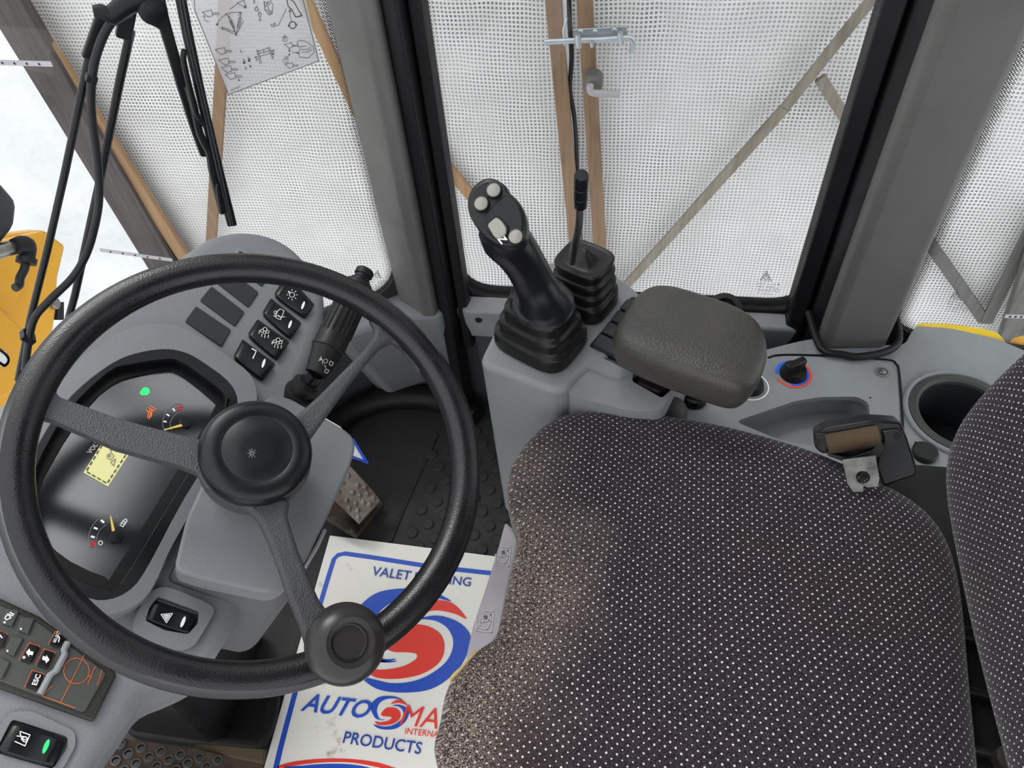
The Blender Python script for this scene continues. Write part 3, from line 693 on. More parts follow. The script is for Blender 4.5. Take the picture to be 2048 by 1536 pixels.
# front boot and joystick
joy = thing('joystick', 'black joystick handle with cream buttons on a ribbed rubber boot', 'joystick')
q1 = many([(972, 690), (1114, 764), (1192, 670), (1050, 602)], ZC)
boot(q1, [(1.0, 0), (1.0, .001), (.985, .018), (.978, .020), (.955, .021), (.872, .025), (.865, .026), (.862, .036), (.850, .039), (.83, .040), (.752, .044), (.745, .045), (.742, .055), (.73, .058), (.71, .059), (.632, .063), (.625, .064), (.62, .074), (.60, .078), (.50, .080)], joy, (-.0, .06))
c1 = sum(q1, Vector()) / 4
def head_pl(): return plane(at(992, 425, PZ(.735)), (-.12, -.52, .84))
HP = head_pl()
pts = [at(1087, 608, PZ(.592)), at(1086, 600, PZ(.600)), at(1080, 588, PZ(.612)), at(1068, 563, PZ(.630)), at(1052, 532, PZ(.655)), at(1033, 503, PZ(.680)), at(1012, 478, PZ(.700)), at(1000, 455, PZ(.715))]
bm = tube_bm(smooth(pts, 4, False), [.035, .030, .025, .0225, .022, .023, .025, .023], 20, 0)
obj('grip', bm, 'cap', joy)
sk = many([(1032, 592), (1040, 566), (1066, 556), (1104, 562), (1132, 590), (1130, 612), (1112, 632), (1074, 626), (1044, 612)], PZ(.592))
pad('skirt', smooth(sk, 2), (0, 0, 1), [(.80, -.022), (.96, -.018), (1.0, -.004), (.98, .004), (.82, .012), (.55, .022)], 'cap', joy, sub=1, uv=False)
hp = many([(934, 404), (944, 375), (968, 357), (990, 357), (1014, 372), (1018, 384), (1038, 402), (1051, 428), (1053, 462), (1044, 488), (1020, 497), (990, 492), (960, 466), (938, 432)], HP)
pad('head', smooth(hp, 2), HP[1], [(.55, -.040), (.78, -.036), (.93, -.022), (1.0, -.008), (.99, 0), (.95, .003), (.88, .004)], 'cap', joy, sub=1, uv=False)
HT = up(HP, .0045)
prism('button_plate', [(948, 404), (950, 380), (972, 364), (996, 364), (1008, 374), (990, 392), (962, 424), (950, 428)], HT, .004, 'black', joy, r=.004, bevel=.0015)
prism('switch_plate', [(966, 432), (995, 400), (1012, 388), (1034, 402), (1046, 430), (1046, 466), (1036, 486), (1000, 484), (975, 466)], up(HT, .001), .004, 'black', joy, r=.004, bevel=.0015)
for x, y in [(988, 381), (963, 408), (1032, 474)]:
    b = lathe('button_rim', at(x, y, HT), HT[1], [(.0082, -.002), (.0082, .0030), (.0072, .0034), (.0001, .0034)], 'rubber', joy, k=20)
    lathe('button', at(x, y, up(HT, .003)), HT[1], [(.0066, 0), (.0066, .0022), (.005, .0036), (.0001, .0042)], 'button', b, k=20)
prism('thumb_switch_frame', [(968, 448), (994, 428), (1018, 452), (1014, 472), (996, 480), (984, 474)], up(HT, .003), .003, 'black', joy, r=.004, bevel=.001)
prism('thumb_switch', [(974, 449), (992, 433), (1002, 440), (1013, 456), (1011, 468), (995, 477), (988, 473)], up(HT, .007), .004, 'button', joy, r=.003, bevel=.001)
text('lettering', 'N', at(1003, 489, up(HT, .004)), at(1015, 479, up(HT, .004)), up(HT, .004), 'ink_white', joy, bold=.02)
# second boot with slim lever
lev = thing('hydraulic_lever', 'slim bent steel lever with black ribbed cap behind the joystick', 'lever')
q2 = many([(1086, 612), (1196, 664), (1244, 592), (1150, 552)], ZC)
boot(q2, [(s_, h_ * .74) for s_, h_ in [(1.0, 0), (1.0, .001), (1.0, .026), (.99, .029), (.96, .030), (.90, .032), (.895, .034), (.935, .046), (.93, .048), (.90, .050), (.85, .052), (.845, .054), (.90, .066), (.895, .068), (.87, .070), (.82, .072), (.815, .074), (.87, .086), (.865, .089), (.83, .091), (.79, .091), (.60, .088), (.42, .092), (.22, .101), (.10, .110)]], lev, (-.14, .22))
tube('rod', smooth([at(1144, 524, PZ(.578)), at(1149, 492, PZ(.620)), at(1158, 450, PZ(.666)), at(1160, 400, PZ(.705))], 5, False), .0045, 'steel', lev, k=12)
ca, cb_ = at(1161, 411, PZ(.697)), at(1163, 350, PZ(.748)); cd = (cb_ - ca)
L_ = cd.length
lathe('cap', ca, cd, [(.0068, 0), (.0074, .001), (.0074, L_ * .30), (.0068, L_ * .31), (.0068, L_ * .33), (.0074, L_ * .34), (.0074, L_ * .62), (.0068, L_ * .63), (.0068, L_ * .65), (.0074, L_ * .66), (.0074, L_ * .97), (.0068, L_), (.0001, L_)], 'switch', lev, k=24)

# ================================================================ REAR SIDE CONSOLE
rc = thing('side_console', 'pale grey side console with heater knobs and cup holder behind the seat', 'console')
ZR = PZ(.335)
top = [(1330, 860), (1350, 770), (1440, 720), (1530, 700), (1600, 682), (1640, 676), (1720, 690), (1810, 690), (1822, 665), (1834, 652), (1900, 656), (1990, 676), (2075, 712), (2140, 760), (2140, 880), (1990, 890), (1900, 930), (1865, 975), (1800, 1000), (1740, 1012), (1600, 990), (1400, 950)]
tray = [(1470, 843), (1590, 802), (1640, 794), (1715, 793), (1738, 806), (1742, 870), (1700, 905), (1560, 880)]
cup_c = at(1925, 828, ZR); cup = [cup_c + V(math.cos(t) * .062, math.sin(t) * .062, 0) for t in [2 * math.pi * i / 36 for i in range(36)]]
prism('console_top', top, ZR, .05, 'ledge', rc, r=.012, bevel=.004, seg=3, holes=[(tray, .010), cup])
obj('console_base', prism_bm([z_(p, .286) for p in fillet(many(top, ZR), .012)], V(0, 0, -.28), [[z_(c_, .286) for c_ in [cup_c + V(math.cos(t) * .075, math.sin(t) * .075, 0) for t in [2 * math.pi * i / 24 for i in range(24)]]], [z_(p, .286) for p in fillet(many([(1440, 850), (1590, 790), (1760, 780), (1775, 890), (1700, 930), (1540, 900)], ZR), .01)]]), 'grey_dark', rc)
prism('control_panel', [(1400, 760), (1500, 726), (1560, 712), (1640, 714), (1768, 722), (1793, 740), (1798, 800), (1800, 872), (1790, 930), (1600, 925), (1420, 905), (1356, 850)], up(ZR, .008), .0085, 'ledge', rc, r=.012, bevel=.003, seg=3, holes=[(tray, .010)])
# tray tub and cup
tp_ = fillet(many(tray, ZR), .010); tc = sum(tp_, Vector()) / len(tp_)
bm = loft_bm([tp_, [tc + (p - tc) * .93 + V(0, 0, -.035) for p in tp_]], cap=False); bm.faces.new([v for v in bm.verts][len(tp_):])
obj('tray', bm, 'grey_console', rc)
lathe('cup_holder', cup_c, (0, 0, 1), [(.058, -.003), (.067, -.001), (.068, .003), (.060, .005), (.056, .002), (.055, -.045), (.052, -.09), (.0001, -.09)], 'panelgrey', rc, k=48, cap=False)
rr = lathe_bm(cup_c, (0, 0, 1), [(.0555, -.003), (.0545, -.045), (.0515, -.088), (.0001, -.0885)], 40, cap=False); obj('cup_liner', rr, 'blank', rc)
tube('cup_rim_bead', [cup_c + V(math.cos(t) * .073, math.sin(t) * .073, .001) for t in [2 * math.pi * i / 48 for i in range(49)]], .004, 'ledge', rc, k=8)
for x, y in [(1765, 744)]:
    lathe('screw_recess', at(x, y, up(ZR, .009)), (0, 0, 1), [(.0095, -.002), (.0095, .0005), (.007, .001), (.007, -.0005), (.0001, -.0005)], 'grey', rc, k=20)
    s_ = lathe('screw', at(x, y, up(ZR, .010)), (0, 0, 1), [(.005, -.001), (.005, .001), (.003, .002), (.0001, .002)], 'bolt', rc, k=16)
lathe('drain_hole', at(1741, 795, up(ZR, .0085)), (0, 0, 1), [(.0025, -.001), (.0001, .0003)], 'hole', rc, k=10)
KP = up(ZR, .0082)
def arc_band(name, c, r0, r1, a0, a1, m, parent, n=24):
    bm = bmesh.new(); I = []; O = []
    for i in range(n + 1):
        t = math.radians(a0 + (a1 - a0) * i / n); d = V(math.cos(t), math.sin(t), 0)
        I.append(bm.verts.new(c + d * r0)); O.append(bm.verts.new(c + d * r1))
    for i in range(n): bm.faces.new((I[i], O[i], O[i + 1], I[i + 1]))
    bmesh.ops.recalc_face_normals(bm, faces=bm.faces); 
    for f_ in bm.faces:
        if f_.normal.z < 0: f_.normal_flip()
    return obj(name, bm, m, parent, sm=False)
kc = at(1586, 747, up(ZR, .0086))
k1 = lathe('temperature_knob', kc, (0, 0, 1), [(.019, 0), (.0185, .004), (.0165, .010), (.0001, .011)], 'rubber', rc, k=32)
obj('knob_grip', bar_bm(kc + V(-.014, -.008, .016), kc + V(.013, .010, .016), .0105, .016, V(0, 0, 1).cross(V(.027, .018, 0))), 'rubber', k1, bevel=.002)
arc_band('blue_ring', kc, .0195, .0225, -100, 60, 'ring_blue', rc); arc_band('blue_ring', kc, .0195, .0245, 80, 185, 'ring_blue', rc)
arc_band('red_ring', kc, .0230, .0265, -150, 50, 'ring_red', rc)
kf = at(1500, 772, up(ZR, .0086))
arc_band('white_ring', kf, .0245, .0262, -170, 60, 'ink_white', rc)
k2 = lathe('fan_knob', kf, (0, 0, 1), [(.019, 0), (.0185, .004), (.0165, .010), (.0001, .011)], 'rubber', rc, k=32)
k3c = at(1388, 800, up(ZR, .0086)); k3 = lathe('vent_knob', k3c, (0, 0, 1), [(.017, 0), (.0165, .005), (.014, .010), (.0001, .011)], 'switch', rc, k=28)
obj('knob_grip', bar_bm(k3c + V(-.012, .004, .015), k3c + V(.012, -.002, .015), .009, .014, V(0, 1, 0)), 'switch', k3, bevel=.002)
strokes('fan_symbol', [('d', 1358, 807, 4), ('d', 1367, 807, 4), ('d', 1358, 817, 4), ('d', 1368, 816, 4), [(1356, 782), (1352, 783)], [(1352, 793), (1362, 792)], [(1364, 776), (1370, 779)]], up(KP, .0003), .0022, 'ink_white', rc)
# socket cover
so_ = at(1848, 908, ZR)
lathe('socket_cover', so_, (0, 0, 1), [(.016, 0), (.016, .006), (.014, .008), (.0001, .008)], 'rubber', rc, k=24)
prism('cover_tab', [(1830, 882), (1858, 884), (1862, 905), (1830, 902)], up(ZR, .007), .006, 'rubber', rc, bevel=.001)
# dark grommet of the far console edge (above armrest)
lathe('vent_grommet', at(1448, 622, PZ(.32)), (0, -.3, 1), [(.028, -.03), (.030, .0), (.026, .012), (.016, .014), (.014, .008), (.0001, .008)], 'rubber', rc, k=28)
# rubber skirt below the console edge
prism('gaiter', [(1760, 1010), (1870, 975), (1900, 925), (1990, 890), (2100, 880), (2100, 1010), (1960, 1030), (1850, 1060), (1780, 1040)], PZ(.30), .10, 'black', rc, r=.01, bevel=.01)

# ================================================================ SEAT BELT RETRACTOR
sb = thing('belt_retractor', 'black seat belt retractor with loose steel anchor plate beside the seat', 'seat belt')
BPn = V(-.18, -.72, .66); BP = plane(at(1740, 900, PZ(.492)), BPn)
BPt = plane(at(1700, 850, PZ(.47)), (0, 0, 1))
hs = many([(1628, 868), (1650, 855), (1740, 840), (1802, 844), (1812, 868), (1836, 945), (1770, 975), (1752, 930), (1690, 915), (1632, 900)], BP)
obj('housing', prism_bm(fillet(hs, .004), -BP[1] * .045), 'switch', sb, bevel=.004, seg=3)
prism('side_cover', [(1762, 862), (1800, 858), (1812, 868), (1836, 942), (1830, 952), (1768, 972), (1754, 935), (1756, 905), (1768, 880)], up(BP, .006), .02, 'black', sb, r=.003, bevel=.002)
prism('left_cover', [(1627, 866), (1656, 866), (1664, 905), (1645, 908), (1630, 896)], up(BP, .006), .02, 'black', sb, r=.003, bevel=.002)
tube('webbing_roll', [at(1654, 889, up(BP, .004)), at(1758, 871, up(BP, .004))], .0115, 'webbing', sb, k=20)
prism('belt_guide', [(1652, 898), (1664, 908), (1700, 916), (1745, 900), (1760, 878), (1772, 896), (1755, 918), (1730, 924), (1690, 924), (1655, 912)], up(BP, .012), .012, 'black', sb, r=.003, bevel=.003)
for x, y in [(1634, 884), (1794, 872)]: lathe('rivet_hole', at(x, y, up(BP, .0065)), BP[1], [(.0035, -.001), (.0035, .0002), (.0001, .0003)], 'hole', sb, k=12, sx=1)
holec = (1727, 955)
hp_ = many([(1684, 920), (1752, 911), (1760, 958), (1756, 974), (1735, 976), (1728, 972), (1728, 984), (1706, 985), (1694, 968)], up(BP, .034))
hc = at(1726, 955, up(BP, .034)); fa, fb = frame(BP[1])
obj('anchor_plate', prism_bm(hp_, -BP[1] * .003, [[hc + (fa * math.cos(t) + fb * math.sin(t)) * .0066 for t in [2 * math.pi * i / 16 for i in range(16)]]]), 'plate_steel', sb, bevel=.0006)
tube('panel_seam_shadow', smooth(many([(1536, 716), (1560, 710), (1640, 711), (1770, 719), (1792, 728), (1798, 742), (1803, 800), (1806, 872), (1800, 930)], up(ZR, .0006)), 4, False), .0016, 'black', rc, k=6)  # thin black tube put in as the shadow along the panel seam
# ================================================================ STEERING WHEEL
wc = V(-.3047, .3440, .6585); wn = V(.456, -.184, .871).normalized(); WL = (wc, wn)
sw = thing('steering_wheel', 'black three-spoke steering wheel with textured rim in front of the dashboard', 'steering wheel')
wa_, wb_ = frame(wn)
def rim_ring(t):
    d = wa_ * math.cos(t) + wb_ * math.sin(t); out = []
    for j in range(20):
        q = 2 * math.pi * j / 20; r = .0138 * (1 + .035 * math.cos(2 * q)); 
        if j == 18: r *= .90
        if j in (17, 19): r *= 1.03
        out.append(wc + d * (.1855 + r * math.cos(q)) - wn * (r * .98 * math.sin(q)))
    return out
bm = bmesh.new(); RR = [[bm.verts.new(p) for p in rim_ring(2 * math.pi * i / 120)] for i in range(120)]
for i in range(120):
    a, b = RR[i], RR[(i + 1) % 120]
    for j in range(20): bm.faces.new((a[j], a[(j + 1) % 20], b[(j + 1) % 20], b[j]))
bmesh.ops.recalc_face_normals(bm, faces=bm.faces)
obj('rim', bm, 'wheel', sw)
SPL = up(WL, .0005)
for pts in [
    [(560, 860), (590, 832), (640, 788), (684, 743), (725, 702), (747, 674), (752, 655), (738, 632), (775, 632), (820, 668), (848, 720), (842, 745), (822, 715), (806, 694), (786, 680), (764, 692), (745, 712), (703, 762), (660, 822), (625, 872), (600, 900)],
    [(450, 878), (415, 880), (390, 877), (342, 865), (290, 851), (234, 836), (170, 812), (120, 794), (108, 780), (112, 762), (80, 770), (62, 810), (54, 850), (62, 838), (80, 832), (98, 837), (160, 864), (229, 894), (300, 914), (361, 931), (395, 945), (412, 975), (450, 985)],
    [(470, 1000), (495, 1018), (517, 1041), (528, 1064), (542, 1095), (560, 1145), (576, 1193), (600, 1250), (612, 1290), (640, 1320), (700, 1300), (680, 1250), (660, 1225), (640, 1200), (618, 1150), (596, 1095), (580, 1045), (576, 1027), (582, 1000), (540, 980)]]:
    ps = many(pts, SPL)
    obj('spoke', prism_bm(ps, -wn * .013), 'spoke', sw, bevel=.0045, seg=4)
hubc = at(512, 907, WL)
lathe('hub', hubc, wn, [(.034, -.075), (.040, -.05), (.047, -.030), (.049, -.012), (.047, -.004), (.0001, -.003)], 'spoke', sw, k=64)
hcap = lathe('hub_cap', hubc, wn, [(.0440, -.010), (.0470, -.004), (.0474, .004), (.0455, .010), (.0420, .013), (.0360, .0142), (.0300, .0140), (.0292, .0134), (.0284, .0140), (.012, .0146), (.0001, .0147)], 'cap', sw, k=72)
strokes('worn_emblem', [('d', 503, 907, 5), [(498, 900), (510, 914)], [(510, 900), (498, 914)], [(503, 898), (504, 916)], [(495, 907), (512, 906)]], up(WL, .0152), .0008, 'emblem', hcap)
kc0 = at(691, 1287, up(WL, .034))
kn = lathe('spinner_knob', kc0, wn + V(.08, -.05, 0), [(.013, -.040), (.014, -.020), (.024, -.017), (.0305, -.009), (.0318, 0), (.0300, .009), (.0250, .0155), (.0190, .0180), (.0150, .0168), (.0143, .0145), (.0001, .0145)], 'knob', sw, k=64)
lathe('knob_cap', kc0 + wn * .013, wn + V(.08, -.05, 0), [(.0138, 0), (.0136, .0022), (.0120, .0014), (.006, .0004), (.0001, .0002)], 'cap', kn, k=40)

# ================================================================ DASHBOARD
DP = plane((-.37, .31, .55), (.5, 0, .866))
dash = thing('dashboard', 'grey moulded dashboard with instrument cluster and rocker switches behind the wheel', 'dashboard')
shell = [(-160, 1750), (-200, 1000), (-60, 860), (30, 770), (70, 700), (110, 640), (180, 588), (270, 556), (330, 535), (372, 498), (420, 468), (480, 456), (540, 465), (590, 492), (632, 540), (652, 585), (650, 640), (630, 710), (606, 775), (592, 860), (560, 1000), (500, 1180), (440, 1300), (380, 1340), (305, 1372), (262, 1430), (192, 1536), (120, 1700)]
obj('shell', prism_bm(smooth(many(shell, DP), 3), -DP[1] * .16), 'grey', dash, bevel=.016, seg=6, ang=50)
lens_o = [(334, 738), (348, 741), (374, 756), (427, 800), (429, 815), (394, 877), (300, 1030), (225, 1148), (211, 1154), (141, 1123), (92, 1080), (80, 1030), (79, 996), (88, 951), (169, 820), (225, 768), (267, 752)]
mid_o = [(334, 718), (360, 722), (395, 744), (446, 785), (450, 812), (440, 840), (320, 1040), (240, 1168), (205, 1176), (140, 1150), (78, 1092), (62, 1000), (70, 940), (130, 830), (215, 745), (262, 728)]
bez_o = [(330, 698), (373, 706), (410, 727), (454, 760), (474, 792), (472, 828), (455, 862), (369, 996), (300, 1125), (262, 1178), (211, 1200), (160, 1188), (100, 1140), (52, 1070), (46, 980), (60, 920), (112, 830), (160, 775), (225, 726), (275, 706)]
hou_o = [(300, 648), (352, 650), (400, 672), (455, 712), (500, 748), (514, 790), (505, 830), (470, 880), (420, 960), (345, 1090), (318, 1150), (290, 1195), (245, 1222), (180, 1228), (100, 1190), (30, 1120), (10, 1000), (40, 900), (90, 810), (150, 730), (210, 682), (250, 660)]
HL = up(DP, .018)
obj('cluster_housing', prism_bm(smooth(many(hou_o, HL), 3), -DP[1] * .03, [smooth(many(bez_o, HL), 3)]), 'grey', dash, bevel=.010, seg=6, ang=50)
bz = obj('cluster_bezel', prism_bm(smooth(many(bez_o, HL), 3), -DP[1] * .02, [smooth(many(mid_o, HL), 3)]), 'switch', dash, bevel=.003, seg=4, ang=50)
BL = up(DP, .006)
obj('bezel_inner', prism_bm(smooth(many(mid_o, BL), 3), -DP[1] * .012, [smooth(many(lens_o, BL), 2)]), 'black', dash)
LP = up(DP, .0035)
ln = obj('instrument_face', prism_bm(smooth(many(lens_o, LP), 2), -DP[1] * .004), 'lens', dash, sm=False)
def sk_(name, polys, wd, m, pl=LP, par=None, sm=0): return strokes(name, polys, pl, wd, m, par or ln, sm=sm)
def arcpx(cx, cy, r, a0, a1, n=10, e=1.0): return [(cx + r * math.cos(math.radians(a0 + (a1 - a0) * i / n)), cy + r * e * math.sin(math.radians(a0 + (a1 - a0) * i / n))) for i in range(n + 1)]
sk_('gauge_outline', [[(329, 862), (325, 848), (328, 832), (338, 816), (350, 809), (363, 809), (368, 816)], [(343, 861), (340, 848), (345, 836), (354, 827), (366, 822), (368, 816)]], .0006, 'ink_grey', sm=3)
sk_('gauge_marks', [[(329, 860), (333, 859)], [(328, 843), (332, 844)], [(334, 829), (338, 832)], [(346, 818), (349, 822)]], .0016, 'ink_white')
sk_('gauge_red_mark', [[(355, 815), (363, 813)], [(356, 820), (364, 818)]], .0022, 'gauge_red')
sk_('gauge_marks', [[(183, 1073), (188, 1075)], [(189, 1056), (194, 1058)], [(203, 1041), (207, 1045)]], .0018, 'ink_white')
sk_('gauge_outline', [[(219, 1030), (200, 1036), (186, 1050), (178, 1070), (178, 1092), (184, 1096), (190, 1092), (193, 1075), (200, 1060), (212, 1050)]], .0005, 'ink_grey', sm=3)
sk_('gauge_red_mark', [[(184, 1085), (191, 1087)], [(183, 1091), (189, 1092)]], .0024, 'gauge_red')
NP_ = up(LP, .003)
for a, b, c_, r in [((330, 859), (364, 850), (372, 847), .0062), ((221, 1032), (228, 1066), (231, 1075), .0062)]:
    h_ = lathe('needle_hub', at(*c_, LP), DP[1], [(r, 0), (r * .9, .003), (.0001, .0035)], 'cap', ln, k=24)
    A, B = at(*a, NP_), at(*b, NP_); t = (B - A).normalized(); s_ = t.cross(DP[1])
    obj('needle', prism_bm([A + s_ * .0004, B + s_ * .0014, B - s_ * .0014, A - s_ * .0004], -DP[1] * .0008), 'gold', h_)
sk_('fuel_symbol', [[(240, 1050), (246, 1042), (251, 1045), (246, 1054), (240, 1050)], [(244, 1046), (249, 1050)], [(247, 1041), (252, 1038), (254, 1042), (249, 1050)], ('c', 201, 1086, 4)], .0007, 'ink_white')
sk_('green_indicator', [('d', 291, 783, 8), ('d', 285, 786, 5)], .001, 'led_green')
sk_('orange_indicator', [[(295, 836), (299, 822), (304, 821), (302, 834)], [(298, 838), (302, 824)], [(296, 816), (309, 822)], [(300, 812), (313, 820)], [(292, 820), (298, 826)]], .0008, 'led_orange', sm=2)
text('lettering', 'VOLVO', at(181, 909, LP), at(207, 877, LP), LP, 'ink_dim', ln, bold=.03)
st = prism('reminder_sticker', [(167, 945), (216, 973), (265, 898), (215, 868)], up(LP, .0006), .0004, 'ink_yellow', ln, sm=False)
SP_ = up(LP, .0008)
dd = []
def dashes(a, b, n):
    for i in range(n):
        f0, f1 = (i + .2) / n, (i + .75) / n; dd.append([(a[0] + (b[0] - a[0]) * f0, a[1] + (b[1] - a[1]) * f0), (a[0] + (b[0] - a[0]) * f1, a[1] + (b[1] - a[1]) * f1)])
dashes((172, 943), (214, 967), 4); dashes((214, 967), (259, 898), 7); dashes((172, 943), (212, 877), 6)
strokes('dashed_border', dd, SP_, .0010, 'ink_black', st)
strokes('lock_symbol', [[(214, 910), (222, 906), (228, 912), (222, 920), (214, 916), (214, 910)], [(222, 904), (224, 898), (230, 899)], ('c', 219, 912, 2), [(221, 925), (227, 932), (231, 918), (221, 925)], [(219, 902), (224, 896), (230, 897), (231, 904)]], SP_, .0006, 'ink_grey', st)
# blank plates
RL = up(DP, .002)
for q in [[(370, 642), (392, 612), (462, 659), (443, 693)], [(400, 600), (423, 572), (489, 623), (470, 652)], [(430, 562), (453, 534), (517, 584), (497, 614)], [(462, 524), (480, 500), (540, 545), (524, 572)]]:
    prism('blank_plate', q, RL, .004, 'blank', dash, r=.002, bevel=.0012)
# rocker switches
def rocker(q, icon, col='ink_white', led=None, ledcol='ink_white', tilt=0, h=.009, name='rocker_switch'):
    ql = many(q, up(DP, .001)); c = sum(ql, Vector()) / 4
    so = prism_bm(fillet([c + (p - c) * 1.05 for p in ql], .002), -DP[1] * .006)
    s_ = obj(name, so, 'hole', dash)
    QP_ = up(DP, h); ql = many(q, QP_); c = sum(ql, Vector()) / 4
    # curved rocker face: nine stations along the long axis
    a0, a1, b1, b0 = ql; rings = []
    for i in range(13):
        t = i / 12; e = 1 - abs(2 * t - 1) ** 5 * .12; L0 = a0.lerp(b0, .5).lerp(a1.lerp(b1, .5), t)
        v = (a0.lerp(a1, t) - b0.lerp(b1, t)) * .5 * e; hh = -.0022 * (1 - (2 * t - 1) ** 2) - .003 * abs(2 * t - 1) ** 8
        rings.append([L0 + v + DP[1] * (-.008), L0 + v + DP[1] * (hh - .0015), L0 + v * .86 + DP[1] * hh, L0 - v * .86 + DP[1] * hh, L0 - v + DP[1] * (hh - .0015), L0 - v - DP[1] * .008])
    r_ = obj('rocker', loft_bm(rings), 'switch', s_, bevel=.0008)
    IP = up(DP, h - .0004)
    strokes('symbol', icon, IP, .00065, col, r_)
    if led:
        x, y, dx, dy = led; t = []
        for i in range(16):
            a = 2 * math.pi * i / 16; L = math.hypot(dx, dy); ux, uy = dx / L, dy / L
            t.append((x + ux * L * math.cos(a) - uy * 2.6 * math.sin(a) * L / 9, y + uy * L * math.cos(a) + ux * 2.6 * math.sin(a) * L / 9))
        strokes('indicator', [('p', t)], up(IP, .0002), .001, ledcol, r_)
    return s_
sun = [('c', 584, 590, 5)] + [[(584 + 8 * math.cos(a), 590 + 8 * math.sin(a)), (584 + 11 * math.cos(a), 590 + 11 * math.sin(a))] for a in [i * math.pi / 4 for i in range(8)]] + [[(576, 586), (580, 583), (579, 588)]]
rocker([(551, 588), (612, 632), (627, 608), (574, 550)], sun, led=(606, 611, 3, -8))
rocker([(527, 625), (583, 674), (601, 645), (543, 598)], [[(552, 626), (560, 618), (568, 622), (561, 640), (552, 636), (552, 626)], [(549, 630), (560, 634), (570, 634)], ('c', 551, 625, 3), ('c', 550, 632, 2), [(556, 630), (561, 636)]], led=(580, 649, 3, -8))
def steam(x, y, cross=False):
    g = [('c', x - 4, y - 2, 3), ('c', x + 2, y - 5, 4), ('c', x + 7, y, 3), ('c', x + 1, y + 1, 3), [(x - 9, y - 3), (x - 10, y + 4)], [(x + 9, y + 6), (x + 8, y + 12)], [(x - 4, y + 4), (x - 5, y + 10)], [(x + 2, y + 6), (x + 1, y + 12)]]
    if cross: g += [[(x - 11, y + 2), (x + 12, y - 4)]]
    return g
rocker([(498, 668), (555, 716), (577, 683), (516, 640)], steam(528, 664) + steam(554, 685, True))
rocker([(469, 713), (526, 757), (549, 727), (486, 680)], [[(503, 698), (512, 703), (505, 717)], [(504, 697), (513, 702)], [(512, 704), (506, 718)]], led=(527, 727, 3, -9))
# hazard switch with its surround
prism('hazard_surround', [(292, 1190), (318, 1172), (350, 1178), (412, 1204), (432, 1218), (408, 1262), (388, 1292), (360, 1300), (300, 1282), (264, 1262), (268, 1240)], up(DP, .006), .02, 'grey', dash, r=.012, bevel=.005, seg=4, holes=[([(316, 1193), (398, 1223), (396, 1247), (376, 1268), (330, 1261), (291, 1241), (299, 1215)], .002)])
rocker([(307, 1200), (396, 1231), (376, 1267), (292, 1238)], [[(322, 1229), (345, 1227), (333, 1246), (322, 1229)], [(327, 1231), (340, 1230), (333, 1241), (327, 1231)], [(331, 1232), (336, 1232), (333, 1237), (331, 1232)]], led=(366, 1244, 4.5, -11), h=.010, name='hazard_switch')
# lower switch with green light
rocker([(28, 1442), (133, 1478), (104, 1534), (-6, 1502)], [[(34, 1472), (52, 1474)], [(40, 1466), (44, 1480)], [(30, 1483), (50, 1492), (60, 1470), (40, 1463)], ('c', 50, 1479, 5), [(46, 1479), (54, 1480)]], led=(92, 1493, 6, -14), ledcol='led_green', h=.010, name='park_brake_switch')
prism('switch_surround', [(18, 1424), (60, 1420), (150, 1462), (152, 1490), (118, 1552), (60, 1560), (-40, 1520)], up(DP, .003), .01, 'grey', dash, r=.012, bevel=.003, seg=3, holes=[([(24, 1438), (136, 1474), (134, 1496), (106, 1538), (-10, 1505)], .003)])
# vent recess mark under the hood crest
prism('sensor_cover', [(455, 528), (476, 492), (500, 500), (512, 512), (500, 540)], up(DP, .002), .006, 'grey', dash, r=.003, bevel=.002)

# ---- keypad panel
kp = thing('keypad_panel', 'dark button panel with orange-edged arrow and ESC keys lower left', 'control panel')
K = up(DP, .006)
prism('panel', [(-60, 1172), (0, 1196), (78, 1232), (232, 1344), (232, 1352), (187, 1442), (182, 1442), (0, 1377), (-80, 1350)], K, .0055, 'olive_black', kp, bevel=.002)
prism('panel_face', [(-60, 1188), (0, 1210), (76, 1244), (214, 1346), (172, 1420), (164, 1424), (0, 1362), (-70, 1336)], up(K, .0012), .004, 'panelgrey', kp, r=.003, bevel=.0008)
K2 = up(K, .0035)
for q, lit in [([(64, 1341), (88, 1348), (75, 1380), (50, 1373)], 1), ([(58, 1286), (80, 1293), (62, 1327), (39, 1320)], 1), ([(88, 1298), (110, 1305), (94, 1338), (72, 1330)], 1), ([(111, 1263), (131, 1273), (117, 1296), (97, 1288)], 1),
          ([(-8, 1258), (15, 1268), (5, 1296), (-20, 1290)], 1), ([(15, 1216), (39, 1221), (25, 1253), (1, 1245)], 0), ([(43, 1233), (70, 1236), (57, 1268), (33, 1260)], 0), ([(25, 1271), (48, 1275), (28, 1313), (8, 1303)], 0), ([(0, 1314), (22, 1323), (5, 1357), (-18, 1348)], 0)]:
    k_ = prism('key', q, K2, .005, 'switch' if lit else 'panelgrey', kp, r=.0015, bevel=.001)
    if lit: strokes('orange_outline', [q + [q[0]]], up(K, .0013), .0007, 'ink_orange', k_)
K3 = up(K2, .0002)
kp2 = kp.children
text('lettering', 'ESC', at(73, 1371, K3), at(82, 1350, K3), K3, 'ink_white', kp, bold=.02)
text('lettering', 'SELECT', at(111, 1286, K3), at(121, 1262, K3), K3, 'ink_white', kp, bold=.01)
strokes('arrow', [('p', [(52, 1305), (59, 1297), (60, 1302), (67, 1304), (65, 1311), (58, 1309), (58, 1314)]), ('p', [(99, 1320), (92, 1327), (91, 1322), (84, 1319), (86, 1312), (93, 1314), (93, 1310)]), [(116, 1272), (119, 1276), (117, 1284)]], K3, .0008, 'ink_white', kp)
